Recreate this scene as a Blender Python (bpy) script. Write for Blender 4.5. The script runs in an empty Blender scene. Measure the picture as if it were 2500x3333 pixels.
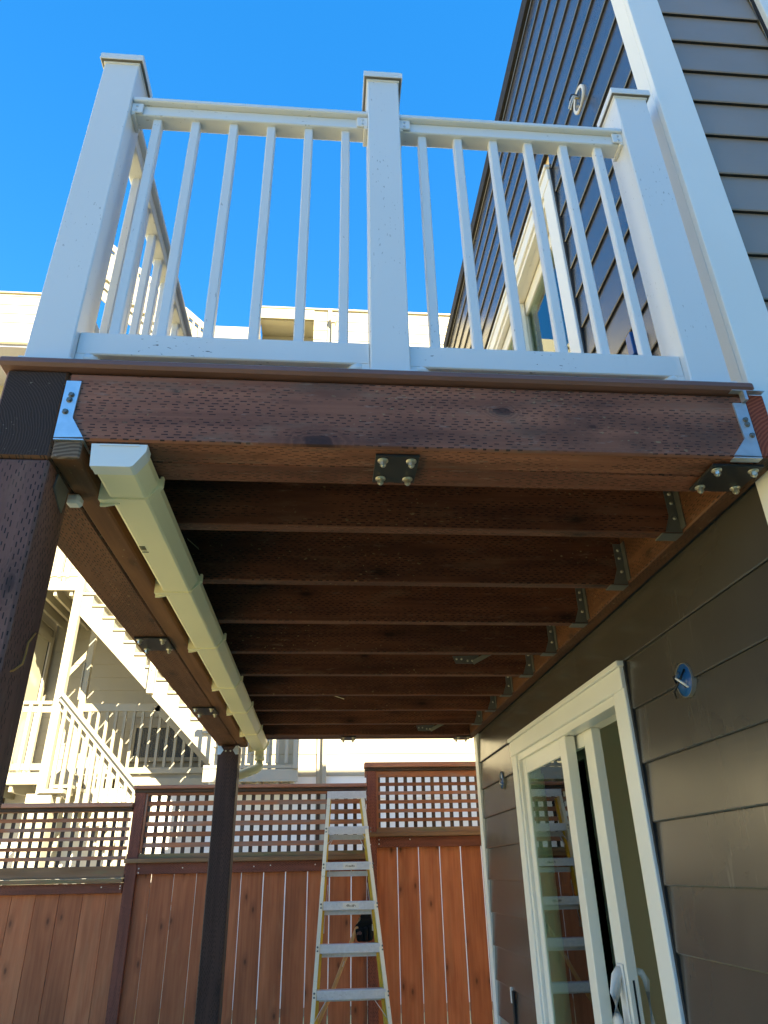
import bpy, bmesh, math, random
from mathutils import Vector, Matrix
random.seed(7)
sc = bpy.context.scene
C = sc.collection
H = 1.55                      # eye height above the ground; coordinates below are measured from the eye

# ---------------------------------------------------------------- camera
cam_d = bpy.data.cameras.new("camera")
cam = bpy.data.objects.new("camera", cam_d); C.objects.link(cam)
RT = Vector((0.996808, -0.0778677, -0.0176189)); UP = Vector((-0.0200779, -0.4581015, 0.8886731)); FW = Vector((0.0772701, 0.8854827, 0.4582027))
cam.matrix_world = Matrix(((RT.x, UP.x, -FW.x, 0), (RT.y, UP.y, -FW.y, 0), (RT.z, UP.z, -FW.z, H), (0, 0, 0, 1)))
cam_d.sensor_fit = 'HORIZONTAL'; cam_d.sensor_width = 36; cam_d.lens = 36 * 2279.4 / 2500
cam_d.clip_start = 0.02; cam_d.clip_end = 500
sc.camera = cam

# ---------------------------------------------------------------- sky, sun, exposure
TO_SUN = Vector((0.45, -1.0, 0.61)).normalized()
EL = math.asin(TO_SUN.z); AZ = math.atan2(TO_SUN.x, TO_SUN.y)
w = bpy.data.worlds.new("World"); sc.world = w; w.use_nodes = True
nt = w.node_tree; bg = nt.nodes['Background']
sky = nt.nodes.new('ShaderNodeTexSky'); sky.sky_type = 'NISHITA'; sky.sun_disc = False
sky.sun_elevation = EL; sky.sun_rotation = AZ
sky.air_density = 1.0; sky.dust_density = 0.0; sky.ozone_density = 3.0
hs = nt.nodes.new('ShaderNodeHueSaturation'); hs.inputs['Saturation'].default_value = 1.75; hs.inputs['Value'].default_value = 0.60; hs.inputs['Hue'].default_value = 0.507
gm = nt.nodes.new('ShaderNodeGamma'); gm.inputs[1].default_value = 0.62
nt.links.new(sky.outputs[0], gm.inputs[0]); nt.links.new(gm.outputs[0], hs.inputs['Color']); nt.links.new(hs.outputs[0], bg.inputs[0])
bg.inputs[1].default_value = 0.15
sun_d = bpy.data.lights.new("sun", 'SUN'); sun = bpy.data.objects.new("sun", sun_d); C.objects.link(sun)
sun_d.energy = 3.9; sun_d.angle = math.radians(0.53); sun_d.color = (1.0, 0.84, 0.54)
sun.rotation_mode = 'QUATERNION'; sun.rotation_quaternion = TO_SUN.to_track_quat('Z', 'Y'); sun.location = (4, -8, 12)
vs = sc.view_settings
vs.view_transform = 'Standard'; vs.look = 'None'; vs.gamma = 1; vs.use_curve_mapping = False; vs.exposure = 2.88
sc.cycles.use_denoising = True
sc.cycles.max_bounces = 10; sc.cycles.diffuse_bounces = 6; sc.cycles.glossy_bounces = 6; sc.cycles.transparent_max_bounces = 12
sc.cycles.sample_clamp_indirect = 6

# ---------------------------------------------------------------- materials
class G:
    def __init__(s, name, rough=.5, metal=0, spec=.5):
        s.m = bpy.data.materials.new(name); s.m.use_nodes = True
        s.nt = s.m.node_tree; s.b = s.nt.nodes['Principled BSDF']
        s.b.inputs['Roughness'].default_value = rough; s.b.inputs['Metallic'].default_value = metal
        s.b.inputs['Specular IOR Level'].default_value = spec
        oi = s.n('ShaderNodeObjectInfo'); s.rnd = oi.outputs['Random']
        uv = s.n('ShaderNodeUVMap')
        cb = s.n('ShaderNodeCombineXYZ'); s.set(cb.inputs[0], s.math('MULTIPLY', s.rnd, 13.7)); s.set(cb.inputs[1], s.math('MULTIPLY', s.rnd, 7.31))
        ad = s.n('ShaderNodeVectorMath', operation='ADD'); s.set(ad.inputs[0], uv.outputs[0]); s.set(ad.inputs[1], cb.outputs[0])
        s.uv = ad.outputs[0]
        sp = s.n('ShaderNodeSeparateXYZ'); s.set(sp.inputs[0], s.uv); s.u, s.v = sp.outputs[0], sp.outputs[1]
    def n(s, t, **k):
        d = s.nt.nodes.new(t)
        for a, b in k.items(): setattr(d, a, b)
        return d
    def set(s, sock, v):
        if isinstance(v, bpy.types.NodeSocket): s.nt.links.new(v, sock)
        else: sock.default_value = v
    def math(s, op, a, b=None, c=None):
        d = s.n('ShaderNodeMath', operation=op)
        for i, x in enumerate((a, b, c)):
            if x is not None: s.set(d.inputs[i], x)
        return d.outputs[0]
    def vec(s, x, y, z=0.0):
        d = s.n('ShaderNodeCombineXYZ')
        for i, q in enumerate((x, y, z)): s.set(d.inputs[i], q)
        return d.outputs[0]
    def mix(s, f, a, b, mode='MIX'):
        d = s.n('ShaderNodeMix', data_type='RGBA', blend_type=mode)
        s.set(d.inputs[0], f); s.set(d.inputs[6], rgba(a)); s.set(d.inputs[7], rgba(b)); return d.outputs[2]
    def noise(s, vec, scale, detail=3, rough=.5):
        d = s.n('ShaderNodeTexNoise'); s.set(d.inputs['Vector'], vec); d.inputs['Scale'].default_value = scale
        d.inputs['Detail'].default_value = detail; d.inputs['Roughness'].default_value = rough; return d.outputs[0]
    def white(s, vec):
        d = s.n('ShaderNodeTexWhiteNoise', noise_dimensions='2D'); s.set(d.inputs['Vector'], vec); return d.outputs[0]
    def step(s, v, lo, hi):
        d = s.n('ShaderNodeMapRange', interpolation_type='SMOOTHSTEP'); s.set(d.inputs[0], v)
        d.inputs[1].default_value = lo; d.inputs[2].default_value = hi; return d.outputs[0]
    def color(s, c): s.set(s.b.inputs['Base Color'], rgba(c))
    def rough(s, r): s.set(s.b.inputs['Roughness'], r)
    def bump(s, h, strength=.3, dist=.004):
        d = s.n('ShaderNodeBump'); s.set(d.inputs['Height'], h); d.inputs['Strength'].default_value = strength; d.inputs['Distance'].default_value = dist
        s.set(s.b.inputs['Normal'], d.outputs[0])
def rgba(c):
    if isinstance(c, bpy.types.NodeSocket): return c
    return tuple(c) + (1,) if len(c) == 3 else tuple(c)

def wood(name, dark, light, incise=False, knots=0.0, pale=None, palef=0.0, rough=.62, vary=.35, flecks=False, grain=1.0, mottle=0.0, spots=()):
    g = G(name, rough, spec=.3)
    gr = g.noise(g.vec(g.math('MULTIPLY', g.u, 1.6), g.math('MULTIPLY', g.v, 42.0)), 1.0, 6, .6)
    wob = g.noise(g.vec(g.math('MULTIPLY', g.u, 2.2), g.math('MULTIPLY', g.v, 9.0)), 1.0, 3, .5)
    big = g.noise(g.vec(g.math('MULTIPLY', g.u, 1.1), g.math('MULTIPLY', g.v, 5.0)), 1.0, 2, .5)
    f = g.math('ADD', g.math('MULTIPLY', g.step(gr, .3, .72), .55 * grain), g.math('MULTIPLY', g.step(wob, .3, .7), .45))
    col = g.mix(f, dark, light)
    col = g.mix(g.math('MULTIPLY', g.step(big, .42, .7), .35), col, [x * .55 for x in dark])
    sh = g.math('ADD', 1 - vary / 2, g.math('MULTIPLY', g.rnd, vary))
    vm = g.n('ShaderNodeVectorMath', operation='SCALE'); g.set(vm.inputs[0], col); g.set(vm.inputs['Scale'], sh); col = vm.outputs[0]
    h = g.math('MULTIPLY', gr, .4)
    if pale:
        pm = g.noise(g.vec(g.math('MULTIPLY', g.u, 2.5), g.math('MULTIPLY', g.v, 14.0)), 1.0, 4, .6)
        rr = g.math('SUBTRACT', g.math('ADD', pm, g.math('MULTIPLY', g.rnd, .24)), .12)
        col = g.mix(g.math('MULTIPLY', g.step(rr, .5, .66), palef), col, pale)
    if knots:
        vo = g.n('ShaderNodeTexVoronoi', feature='F1', voronoi_dimensions='2D')
        g.set(vo.inputs['Vector'], g.vec(g.math('MULTIPLY', g.u, 2.7), g.math('MULTIPLY', g.v, 6.5))); vo.inputs['Scale'].default_value = 1.0
        d = g.math('ADD', vo.outputs['Distance'], g.math('MULTIPLY', g.math('SUBTRACT', gr, .5), .06))
        wn = g.n('ShaderNodeSeparateColor'); g.set(wn.inputs[0], vo.outputs['Color'])
        on = g.math('GREATER_THAN', wn.outputs[0], .58)
        k = g.math('MULTIPLY', on, g.math('SUBTRACT', 1.0, g.step(d, .02, .10)))
        halo = g.math('MULTIPLY', on, g.math('SUBTRACT', 1.0, g.step(d, .08, .26)))
        ring = g.math('MULTIPLY', halo, g.math('ABSOLUTE', g.math('SINE', g.math('MULTIPLY', d, 95.0))))
        col = g.mix(g.math('MULTIPLY', halo, .30 * knots), col, [x * .5 for x in dark])
        col = g.mix(g.math('MULTIPLY', ring, .30 * knots), col, [x * .35 for x in dark])
        col = g.mix(g.math('MULTIPLY', k, .85 * knots), col, [x * .16 for x in dark])
    if spots:
        uvr = g.n('ShaderNodeUVMap'); sr = g.n('ShaderNodeSeparateXYZ'); g.set(sr.inputs[0], uvr.outputs[0])
        for (su, sv, sr_, asp) in spots:
            a_ = g.math('DIVIDE', g.math('SUBTRACT', sr.outputs[0], su), asp); b_ = g.math('SUBTRACT', sr.outputs[1], sv)
            dd = g.math('DIVIDE', g.math('SQRT', g.math('ADD', g.math('MULTIPLY', a_, a_), g.math('MULTIPLY', b_, b_))), sr_)
            dd = g.math('ADD', dd, g.math('MULTIPLY', g.math('SUBTRACT', g.noise(g.uv, 40, 3, .6), .5), .9))
            rg_ = g.math('MULTIPLY', g.math('ABSOLUTE', g.math('SINE', g.math('MULTIPLY', dd, 7.5))), g.math('SUBTRACT', 1.0, g.step(dd, .9, 2.6)))
            col = g.mix(g.math('MULTIPLY', rg_, .55), col, [x * .35 for x in dark])
            col = g.mix(g.math('MULTIPLY', g.math('SUBTRACT', 1.0, g.step(dd, .45, 1.1)), .8), col, [x * .2 for x in dark])
    if incise:
        wv = g.math('ADD', g.v, g.math('MULTIPLY', g.noise(g.vec(g.math('MULTIPLY', g.u, 9.0), g.math('MULTIPLY', g.v, 20.0)), 1.0, 2, .5), .006))
        row = g.math('FLOOR', g.math('DIVIDE', wv, .0074)); fr = g.math('FRACT', g.math('DIVIDE', wv, .0074))
        uu = g.math('ADD', g.math('DIVIDE', g.u, .027), g.math('ADD', g.math('MULTIPLY', row, .5), g.math('MULTIPLY', g.white(g.vec(row, 3.3)), .40)))
        fu = g.math('FRACT', uu); cell = g.math('FLOOR', uu)
        wn = g.white(g.vec(cell, row))
        ln = g.math('ADD', .22, g.math('MULTIPLY', wn, .38))
        fade = g.noise(g.vec(g.math('MULTIPLY', g.u, 3.0), g.math('MULTIPLY', g.v, 26.0)), 1.0, 2, .5)
        ms = g.math('MULTIPLY', g.math('LESS_THAN', fu, ln), g.math('LESS_THAN', g.math('ABSOLUTE', g.math('SUBTRACT', fr, .5)), .17))
        ms = g.math('MULTIPLY', ms, g.math('GREATER_THAN', wn, .10))
        ms = g.math('MULTIPLY', ms, g.step(fade, .36, .50))
        col = g.mix(g.math('MULTIPLY', ms, .92), col, [x * .08 for x in dark])
        h = g.math('SUBTRACT', h, g.math('MULTIPLY', ms, 1.2))
    if mottle:
        m1 = g.noise(g.vec(g.math('MULTIPLY', g.u, 4.5), g.math('MULTIPLY', g.v, 17.0)), 1.0, 5, .65)
        m2 = g.noise(g.vec(g.math('MULTIPLY', g.u, 1.9), g.math('MULTIPLY', g.v, 6.0)), 1.0, 3, .6)
        m3 = g.noise(g.vec(g.math('MULTIPLY', g.u, 11.0), g.math('MULTIPLY', g.v, 55.0)), 1.0, 4, .7)
        col = g.mix(g.math('MULTIPLY', g.step(m1, .52, .70), .55 * mottle), col, (.22, .125, .080))
        col = g.mix(g.math('MULTIPLY', g.step(m2, .50, .66), .60 * mottle), col, [x * .42 for x in dark])
        col = g.mix(g.math('MULTIPLY', g.step(m3, .58, .70), .40 * mottle), col, (.30, .21, .16))
    if flecks:
        fl = g.noise(g.vec(g.math('MULTIPLY', g.u, 60.0), g.math('MULTIPLY', g.v, 90.0)), 1.0, 2, .5)
        fz = g.noise(g.vec(g.math('MULTIPLY', g.u, 2.0), g.math('MULTIPLY', g.v, 7.0)), 1.0, 2, .5)
        col = g.mix(g.math('MULTIPLY', g.math('MULTIPLY', g.step(fl, .64, .72), g.step(fz, .45, .65)), .55), col, (.36, .27, .13))
    g.color(col); g.bump(h, .5, .0022)
    return g.m

def endgrain(name, dark, light, cx, cy, freq=62):
    g = G(name, .8, spec=.2)
    uvn = g.n('ShaderNodeUVMap'); g.uv = uvn.outputs[0]; sp = g.n('ShaderNodeSeparateXYZ'); g.set(sp.inputs[0], g.uv); g.u, g.v = sp.outputs[0], sp.outputs[1]
    du = g.math('SUBTRACT', g.u, cx); dv = g.math('SUBTRACT', g.v, cy)
    r = g.math('SQRT', g.math('ADD', g.math('MULTIPLY', du, du), g.math('MULTIPLY', dv, dv)))
    nz = g.noise(g.uv, 26, 3, .5)
    sn = g.math('SINE', g.math('MULTIPLY', g.math('ADD', r, g.math('MULTIPLY', nz, .012)), freq * 6.28))
    col = g.mix(g.step(sn, -.6, 1.0), dark, light)
    sp = g.noise(g.uv, 120, 2, .5); bz = g.noise(g.uv, 13, 2, .5)
    col = g.mix(g.math('MULTIPLY', g.step(sp, .64, .70), g.math('MULTIPLY', g.step(bz, .5, .62), .5)), col, (.45, .38, .30))
    g.color(col); g.bump(g.math('MULTIPLY', sn, .5), .3, .002)
    return g.m

def paint(name, c, rough=.4, spec=.5, grain=0.0, speck=0.0, vary=0.0, streak=0.0, streakc=None):
    g = G(name, rough, spec=spec); col = c
    if vary:
        nz = g.noise(g.uv, 1.7, 3, .5)
        col = g.mix(g.step(nz, .3, .7), [x * (1 - vary) for x in c], [min(1, x * (1 + vary * .5)) for x in c])
    if streak:
        st = g.noise(g.vec(g.math('MULTIPLY', g.u, 34.0), g.math('MULTIPLY', g.v, 3.0)), 1.0, 4, .65)
        sz = g.noise(g.vec(g.math('MULTIPLY', g.u, 1.3), g.math('MULTIPLY', g.v, 1.2)), 1.0, 2, .5)
        col = g.mix(g.math('MULTIPLY', g.math('MULTIPLY', g.step(st, .56, .72), g.step(sz, .48, .66)), streak), col, streakc or (.5, .5, .48))
    if speck:
        sp = g.noise(g.vec(g.math('MULTIPLY', g.u, 55.0), g.math('MULTIPLY', g.v, 130.0)), 1.0, 2, .5)
        sz = g.noise(g.uv, 4.0, 2, .5)
        col = g.mix(g.math('MULTIPLY', g.math('MULTIPLY', g.step(sp, .66, .71), g.step(sz, .46, .60)), speck), col, (.10, .09, .08))
    if vary or streak or speck: g.color(col)
    else: g.color(c)
    n1 = g.noise(g.uv, 9, 2, .5)
    g.rough(g.math('ADD', rough - .06, g.math('MULTIPLY', n1, .12)))
    if grain:
        a = g.noise(g.vec(g.math('MULTIPLY', g.u, 7.0), g.math('MULTIPLY', g.v, 85.0)), 1.0, 4, .6)
        b = g.noise(g.uv, 210, 2, .5)
        g.bump(g.math('ADD', a, g.math('MULTIPLY', b, .08)), grain, .0016)
    return g.m

def metal(name, c, rough=.4, met=.9, dirt=.0):
    g = G(name, rough, met)
    nz = g.noise(g.uv, 38, 3, .6); n2 = g.noise(g.uv, 160, 2, .5)
    col = g.mix(g.step(nz, .35, .7), [x * .90 for x in c], c)
    if dirt: 
        n3 = g.noise(g.vec(g.math('MULTIPLY', g.u, 48.0), g.math('MULTIPLY', g.v, 70.0)), 1.0, 3, .6)
        nb_ = g.noise(g.uv, 7, 2, .5)
        col = g.mix(g.math('MULTIPLY', g.math('MULTIPLY', g.step(n3, .60, .68), g.step(nb_, .42, .62)), dirt), col, (.16, .14, .12))
    g.color(col); g.rough(g.math('ADD', rough - .08, g.math('MULTIPLY', nz, .2)))
    return g.m

M = {}
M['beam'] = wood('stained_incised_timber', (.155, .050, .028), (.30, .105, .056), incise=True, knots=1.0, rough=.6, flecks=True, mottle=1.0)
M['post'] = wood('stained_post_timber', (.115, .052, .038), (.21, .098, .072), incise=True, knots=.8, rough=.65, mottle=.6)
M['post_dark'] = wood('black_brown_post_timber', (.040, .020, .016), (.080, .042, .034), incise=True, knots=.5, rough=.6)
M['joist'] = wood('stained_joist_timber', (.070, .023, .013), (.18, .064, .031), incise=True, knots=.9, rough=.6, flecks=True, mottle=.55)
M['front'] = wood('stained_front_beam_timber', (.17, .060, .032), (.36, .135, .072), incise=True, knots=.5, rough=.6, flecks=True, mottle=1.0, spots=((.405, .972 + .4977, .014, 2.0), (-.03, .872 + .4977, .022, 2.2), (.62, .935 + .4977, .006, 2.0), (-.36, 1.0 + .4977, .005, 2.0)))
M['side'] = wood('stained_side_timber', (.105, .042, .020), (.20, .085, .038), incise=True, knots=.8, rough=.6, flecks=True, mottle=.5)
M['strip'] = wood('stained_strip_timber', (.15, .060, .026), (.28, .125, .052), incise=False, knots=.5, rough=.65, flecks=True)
M['end'] = endgrain('dark_end_grain', (.042, .028, .024), (.068, .045, .038), -.86, .86, 170)
M['end_pale'] = endgrain('weathered_end_grain', (.12, .08, .055), (.24, .17, .12), -.56, .72, 110)
M['end_red'] = endgrain('red_end_grain', (.22, .045, .024), (.36, .085, .042), 1.18, .80, 120)
M['plank'] = wood('stained_cedar_plank', (.31, .092, .037), (.50, .168, .070), knots=.8, mottle=.12, pale=(.46, .21, .10), palef=.22, rough=.6, vary=.30)
M['fencepost'] = wood('red_brown_fence_timber', (.135, .042, .028), (.225, .075, .048), incise=True, rough=.6, vary=.2)
M['cap'] = wood('weathered_cap_timber', (.30, .12, .075), (.46, .22, .14), pale=(.30, .25, .18), palef=.4, rough=.7)
M['ledge'] = wood('mossy_ledge_timber', (.20, .11, .055), (.34, .20, .11), pale=(.16, .17, .08), palef=.6, rough=.8)
M['lath'] = wood('weathered_lath', (.26, .095, .045), (.42, .175, .085), pale=(.24, .20, .18), palef=.55, rough=.7, vary=.5)
M['lath_dark'] = wood('dark_lath', (.050, .036, .030), (.115, .075, .058), pale=(.13, .12, .11), palef=.4, rough=.75, vary=.4)
M['composite'] = paint('brown_composite_board', (.21, .105, .085), .5, .4, grain=.25, speck=.0, vary=.25)
M['vinyl'] = paint('white_vinyl', (.72, .725, .725), .38, .5, speck=.45, vary=.02)
M['vinyl_scuffed'] = paint('scuffed_white_vinyl', (.72, .725, .725), .4, .5, speck=1.0, vary=.03, streak=.10, streakc=(.35, .33, .30))
M['vinyl_clean'] = paint('white_vinyl_clean', (.74, .74, .735), .4, .5)
M['trim'] = paint('white_trim_paint', (.80, .80, .77), .42, .5, grain=.10, vary=.03)
M['frame'] = paint('cream_door_frame', (.82, .80, .74), .3, .5, vary=.02)
M['pvc'] = paint('cream_gutter_plastic', (.92, .84, .55), .38, .5, vary=.03)
M['siding'] = paint('dark_brown_siding_paint', (.066, .060, .052), .24, 1.0, grain=.07, vary=.16, streak=.16, streakc=(.3, .28, .25))
M['siding_front_lit'] = paint('siding_paint_front_lit', (.31, .250, .210), .5, .4, grain=.16, vary=.10, streak=.08, streakc=(.3, .28, .25))  # same siding paint, lightened to put the front wall's brighter light into colour
M['siding_dirty_lit'] = paint('siding_paint_scuffed_lit', (.205, .190, .168), .32, .9, grain=.12, vary=.20, streak=.55, streakc=(.36, .33, .29))  # scuffed and streaked; base also lightened to paint in light on the lower boards
M['gap_and_lap_shade'] = paint('dark_gap_and_lap_shade', (.012, .012, .014), .8)  # near-black for gaps and roofs; also paints the shade under siding laps
M['cream'] = paint('cream_house_paint', (.36, .338, .27), .5, .4, grain=.10, vary=.03)
M['cream_wood'] = paint('cream_painted_timber', (.37, .348, .28), .5, .4, grain=.16, vary=.05, speck=.10)
M['plaster'] = paint('beige_room_paint', (.82, .63, .37), .8, .2)
M['zinc'] = metal('galvanised_steel', (.62, .65, .68), .38, .75)
M['zinc_dull'] = metal('dull_galvanised_steel', (.20, .20, .185), .55, .7, dirt=.4)
M['black'] = paint('black_steel_plate', (.014, .013, .014), .42, .5, vary=.2)
M['bolt'] = metal('zinc_bolt', (.60, .57, .47), .35, .9)
M['alu'] = metal('scuffed_aluminium', (.70, .72, .78), .42, .5, dirt=.38)
M['fibre'] = paint('pale_yellow_fibreglass', (.80, .75, .60), .5, .4, speck=.9, vary=.10)
M['yellow'] = paint('yellow_fibreglass', (.66, .44, .04), .45, .4, speck=.4, vary=.1)
M['ash'] = wood('ash_handle_wood', (.60, .32, .12), (.80, .48, .21), rough=.45, vary=.05)
M['fabric'] = paint('black_nylon', (.012, .012, .013), .85, .2, grain=.6)
M['print'] = paint('white_print', (.7, .7, .68), .6)
M['print_red'] = paint('dull_red_print', (.22, .10, .085), .7)
M['ink'] = paint('dark_ink', (.10, .085, .05), .7)
M['paper'] = paint('paper_tag', (.70, .64, .46), .8, .2, vary=.1)
M['blue'] = paint('blue_box_plastic', (.012, .10, .34), .3)
M['wire'] = paint('white_wire', (.72, .70, .66), .5)
M['wire_black'] = paint('black_wire', (.015, .015, .02), .5)
M['wire_copper'] = paint('copper_wire', (.50, .36, .12), .4)
M['cord'] = paint('orange_cord', (.52, .22, .04), .7)
M['soffit'] = paint('soffit_blue_shade', (.26, .27, .36), .7)  # blue-grey puts the shade under the overhang into the colour
M['recess'] = paint('cap_hollow_shade', (.16, .145, .12), .7)
M['moss'] = paint('grey_weathered', (.2, .19, .17), .9)

def glass_mat(name, tint, ior, dark=.0):
    m = bpy.data.materials.new(name); m.use_nodes = True; t = m.node_tree; t.nodes.clear()
    o = t.nodes.new('ShaderNodeOutputMaterial'); mx = t.nodes.new('ShaderNodeMixShader')
    tr = t.nodes.new('ShaderNodeBsdfTransparent'); gl = t.nodes.new('ShaderNodeBsdfGlossy'); fr = t.nodes.new('ShaderNodeFresnel')
    tr.inputs[0].default_value = rgba(tint); gl.inputs['Roughness'].default_value = 0.0; gl.inputs[0].default_value = (.9, .97, .93, 1); fr.inputs[0].default_value = ior
    t.links.new(fr.outputs[0], mx.inputs[0]); t.links.new(tr.outputs[0], mx.inputs[1]); t.links.new(gl.outputs[0], mx.inputs[2]); t.links.new(mx.outputs[0], o.inputs[0])
    return m
M['glass'] = glass_mat('door_glass', (.72, .80, .74), 1.9)
def frosted():
    g = G('patterned_window_glass', .12, spec=.8); g.color((.05, .07, .095))
    vo = g.n('ShaderNodeTexVoronoi', voronoi_dimensions='2D'); g.set(vo.inputs['Vector'], g.uv); vo.inputs['Scale'].default_value = 46
    g.bump(vo.outputs['Distance'], .9, .01); return g.m
M['frosted'] = frosted()
M['dullglass'] = paint('hazy_door_glass', (.42, .41, .33), .12, .6)
def ground_mat():
    g = G('concrete_yard', .9, spec=.2)
    tc = g.n('ShaderNodeTexCoord')
    a = g.noise(tc.outputs['Object'], 1.3, 5, .6); b = g.noise(tc.outputs['Object'], 60, 3, .6)
    col = g.mix(a, (.66, .56, .27), (.76, .66, .34)); col = g.mix(g.math('MULTIPLY', b, .3), col, (.5, .42, .2))
    g.color(col); g.bump(b, .3, .004); return g.m
M['ground'] = ground_mat()

# ---------------------------------------------------------------- mesh builder
AX = {'x': 0, 'y': 1, 'z': 2}
class MB:
    def __init__(s):
        s.bm = bmesh.new(); s.uvl = s.bm.loops.layers.uv.new('UVMap')
    def _merge(s, b, grain, mi=0, mend=None, mat=None, smooth=False):
        uvl = b.loops.layers.uv.get('UVMap') or b.loops.layers.uv.new('UVMap')
        b.normal_update(); ga = AX[grain]; o = [i for i in range(3) if i != ga]
        for f in b.faces:
            n = [abs(q) for q in f.normal]; k = n.index(max(n)); f.material_index = mi; f.smooth = smooth
            for l in f.loops:
                c = l.vert.co
                if k == ga: l[uvl].uv = (c[o[0]], c[o[1]])
                else:
                    other = [i for i in o if i != k][0]
                    l[uvl].uv = (c[ga], c[other] + .37 * c[k])
            if k == ga and mend is not None: f.material_index = mend
        if mat is not None: b.transform(mat)
        me = bpy.data.meshes.new('tmp'); b.to_mesh(me); b.free(); s.bm.from_mesh(me); bpy.data.meshes.remove(me)
    def box(s, x0, x1, y0, y1, z0, z1, grain='x', bev=0.0, mi=0, mend=None, mat=None):
        b = bmesh.new()
        r = bmesh.ops.create_cube(b, size=1.0)
        for v in b.verts:
            v.co = (x0 + (v.co.x + .5) * (x1 - x0), y0 + (v.co.y + .5) * (y1 - y0), z0 + (v.co.z + .5) * (z1 - z0))
        if bev: bmesh.ops.bevel(b, geom=list(b.edges), offset=bev, segments=1, affect='EDGES', clamp_overlap=True)
        s._merge(b, grain, mi, mend, mat); return s
    def ext(s, poly, axis, a, b_, mi=0, mend=None, bev=0.0, mat=None):
        b = bmesh.new(); vs0 = []; vs1 = []
        for p, q in poly:
            for val, lst in ((a, vs0), (b_, vs1)):
                co = {'x': (val, p, q), 'y': (p, val, q), 'z': (p, q, val)}[axis]
                lst.append(b.verts.new(co))
        n = len(poly)
        b.faces.new(vs0); b.faces.new(list(reversed(vs1)))
        for i in range(n): b.faces.new((vs0[i], vs1[i], vs1[(i + 1) % n], vs0[(i + 1) % n]))
        bmesh.ops.recalc_face_normals(b, faces=b.faces)
        if bev: bmesh.ops.bevel(b, geom=list(b.edges), offset=bev, segments=1, affect='EDGES', clamp_overlap=True)
        s._merge(b, axis, mi, mend, mat); return s
    def bar(s, p, q, wd, ht, up=(0, 0, 1), bev=0.0, mi=0, mend=None):
        p = Vector(p); q = Vector(q); d = q - p; L = d.length; x = d / L
        y = Vector(up).cross(x); y.normalize(); z = x.cross(y)
        mt = Matrix(((x.x, y.x, z.x, p.x), (x.y, y.y, z.y, p.y), (x.z, y.z, z.z, p.z), (0, 0, 0, 1)))
        return s.box(0, L, -wd / 2, wd / 2, -ht / 2, ht / 2, 'x', bev, mi, mend, mt)
    def cyl(s, p, q, r, n=10, r2=None, mi=0, smooth=True):
        p = Vector(p); q = Vector(q); d = q - p; L = d.length
        b = bmesh.new()
        bmesh.ops.create_cone(b, cap_ends=True, segments=n, radius1=r, radius2=r if r2 is None else r2, depth=L)
        mt = Matrix.Translation((p + q) / 2) @ d.to_track_quat('Z', 'Y').to_matrix().to_4x4()
        s._merge(b, 'z', mi, None, mt, smooth and n > 6); return s
    def tube(s, pts, r, n=8, mi=0):
        pts = [Vector(p) for p in pts]; b = bmesh.new(); rings = []
        for i, p in enumerate(pts):
            d = (pts[min(i + 1, len(pts) - 1)] - pts[max(i - 1, 0)]).normalized()
            q = d.to_track_quat('Z', 'Y')
            rings.append([b.verts.new(p + q @ Vector((r * math.cos(6.2832 * k / n), r * math.sin(6.2832 * k / n), 0))) for k in range(n)])
        for a, c in zip(rings, rings[1:]):
            for k in range(n): b.faces.new((a[k], a[(k + 1) % n], c[(k + 1) % n], c[k]))
        b.faces.new(list(reversed(rings[0]))); b.faces.new(rings[-1])
        bmesh.ops.recalc_face_normals(b, faces=b.faces)
        s._merge(b, 'z', mi, None, None, True); return s

def thing(name, label, cat, loc=(0, 0, 0), group=None):
    o = bpy.data.objects.new(name, None); C.objects.link(o); o.empty_display_size = .1
    o.location = (loc[0], loc[1], loc[2] + H); o['label'] = label; o['category'] = cat; o['base'] = loc
    if group: o['group'] = group
    return o
def base_of(p):
    while 'base' not in p: p = p.parent
    return Vector(p['base'])
def part(mb, name, mats, parent, label=None, kind=None):
    me = bpy.data.meshes.new(name)
    if isinstance(mats, str): mats = [mats]
    for k in mats: me.materials.append(M[k])
    mb.bm.transform(Matrix.Translation(-base_of(parent)))
    mb.bm.to_mesh(me); mb.bm.free()
    o = bpy.data.objects.new(name, me); C.objects.link(o); o.parent = parent
    if label: o['label'] = label
    if kind: o['kind'] = kind
    return o
def rep(o, parent, off):
    c = o.copy(); C.objects.link(c); c.parent = parent
    c.location = Vector(o.location) + Vector(off)
    for ch in o.children:
        d = ch.copy(); C.objects.link(d); d.parent = c
    return c
def B(*a, **k): return MB().box(*a, **k)

def lap(parent, facing, plane, a0, a1, zs, mat, holes=(), thick=.009, name='siding_board', under=None, joints=True):
    """lapped boards: zs are the bottom edges, facing one of -x +x -y"""
    for z0, z1 in zip(zs, zs[1:]):
        segs = [(a0, a1)]
        for (h0, h1, hz0, hz1) in holes:
            if z0 < hz1 - .03 and z1 > hz0 + .03:
                segs = [t for s_ in segs for t in ((s_[0], min(s_[1], h0)), (max(s_[0], h1), s_[1])) if t[1] - t[0] > .01]
        sg = {'-x': 1, '+x': -1, '-y': 1}[facing]
        t = thick; P = plane
        poly = [(P + sg * .0025, z0), (P + sg * (t + .002), z0), (P + sg * (t * 2 + .003), z1 + .012), (P + sg * t, z1 + .012), (P, z0 + .004)]
        cut = []
        for a, b in segs:
            if b - a > 1.9 and joints:
                m = a + (b - a) * random.uniform(.25, .75); cut += [(a, m - .0012), (m + .0012, b)]
            else: cut.append((a, b))
        for a, b in cut:
            o = part(MB().ext(poly, 'y' if 'x' in facing else 'x', a, b), name, [mat, under] if under else mat, parent)
            if under:  # bottom faces blackened to paint in the shadow line below each lap
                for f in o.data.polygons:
                    if f.normal.z < -.8: f.material_index = 1

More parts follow.
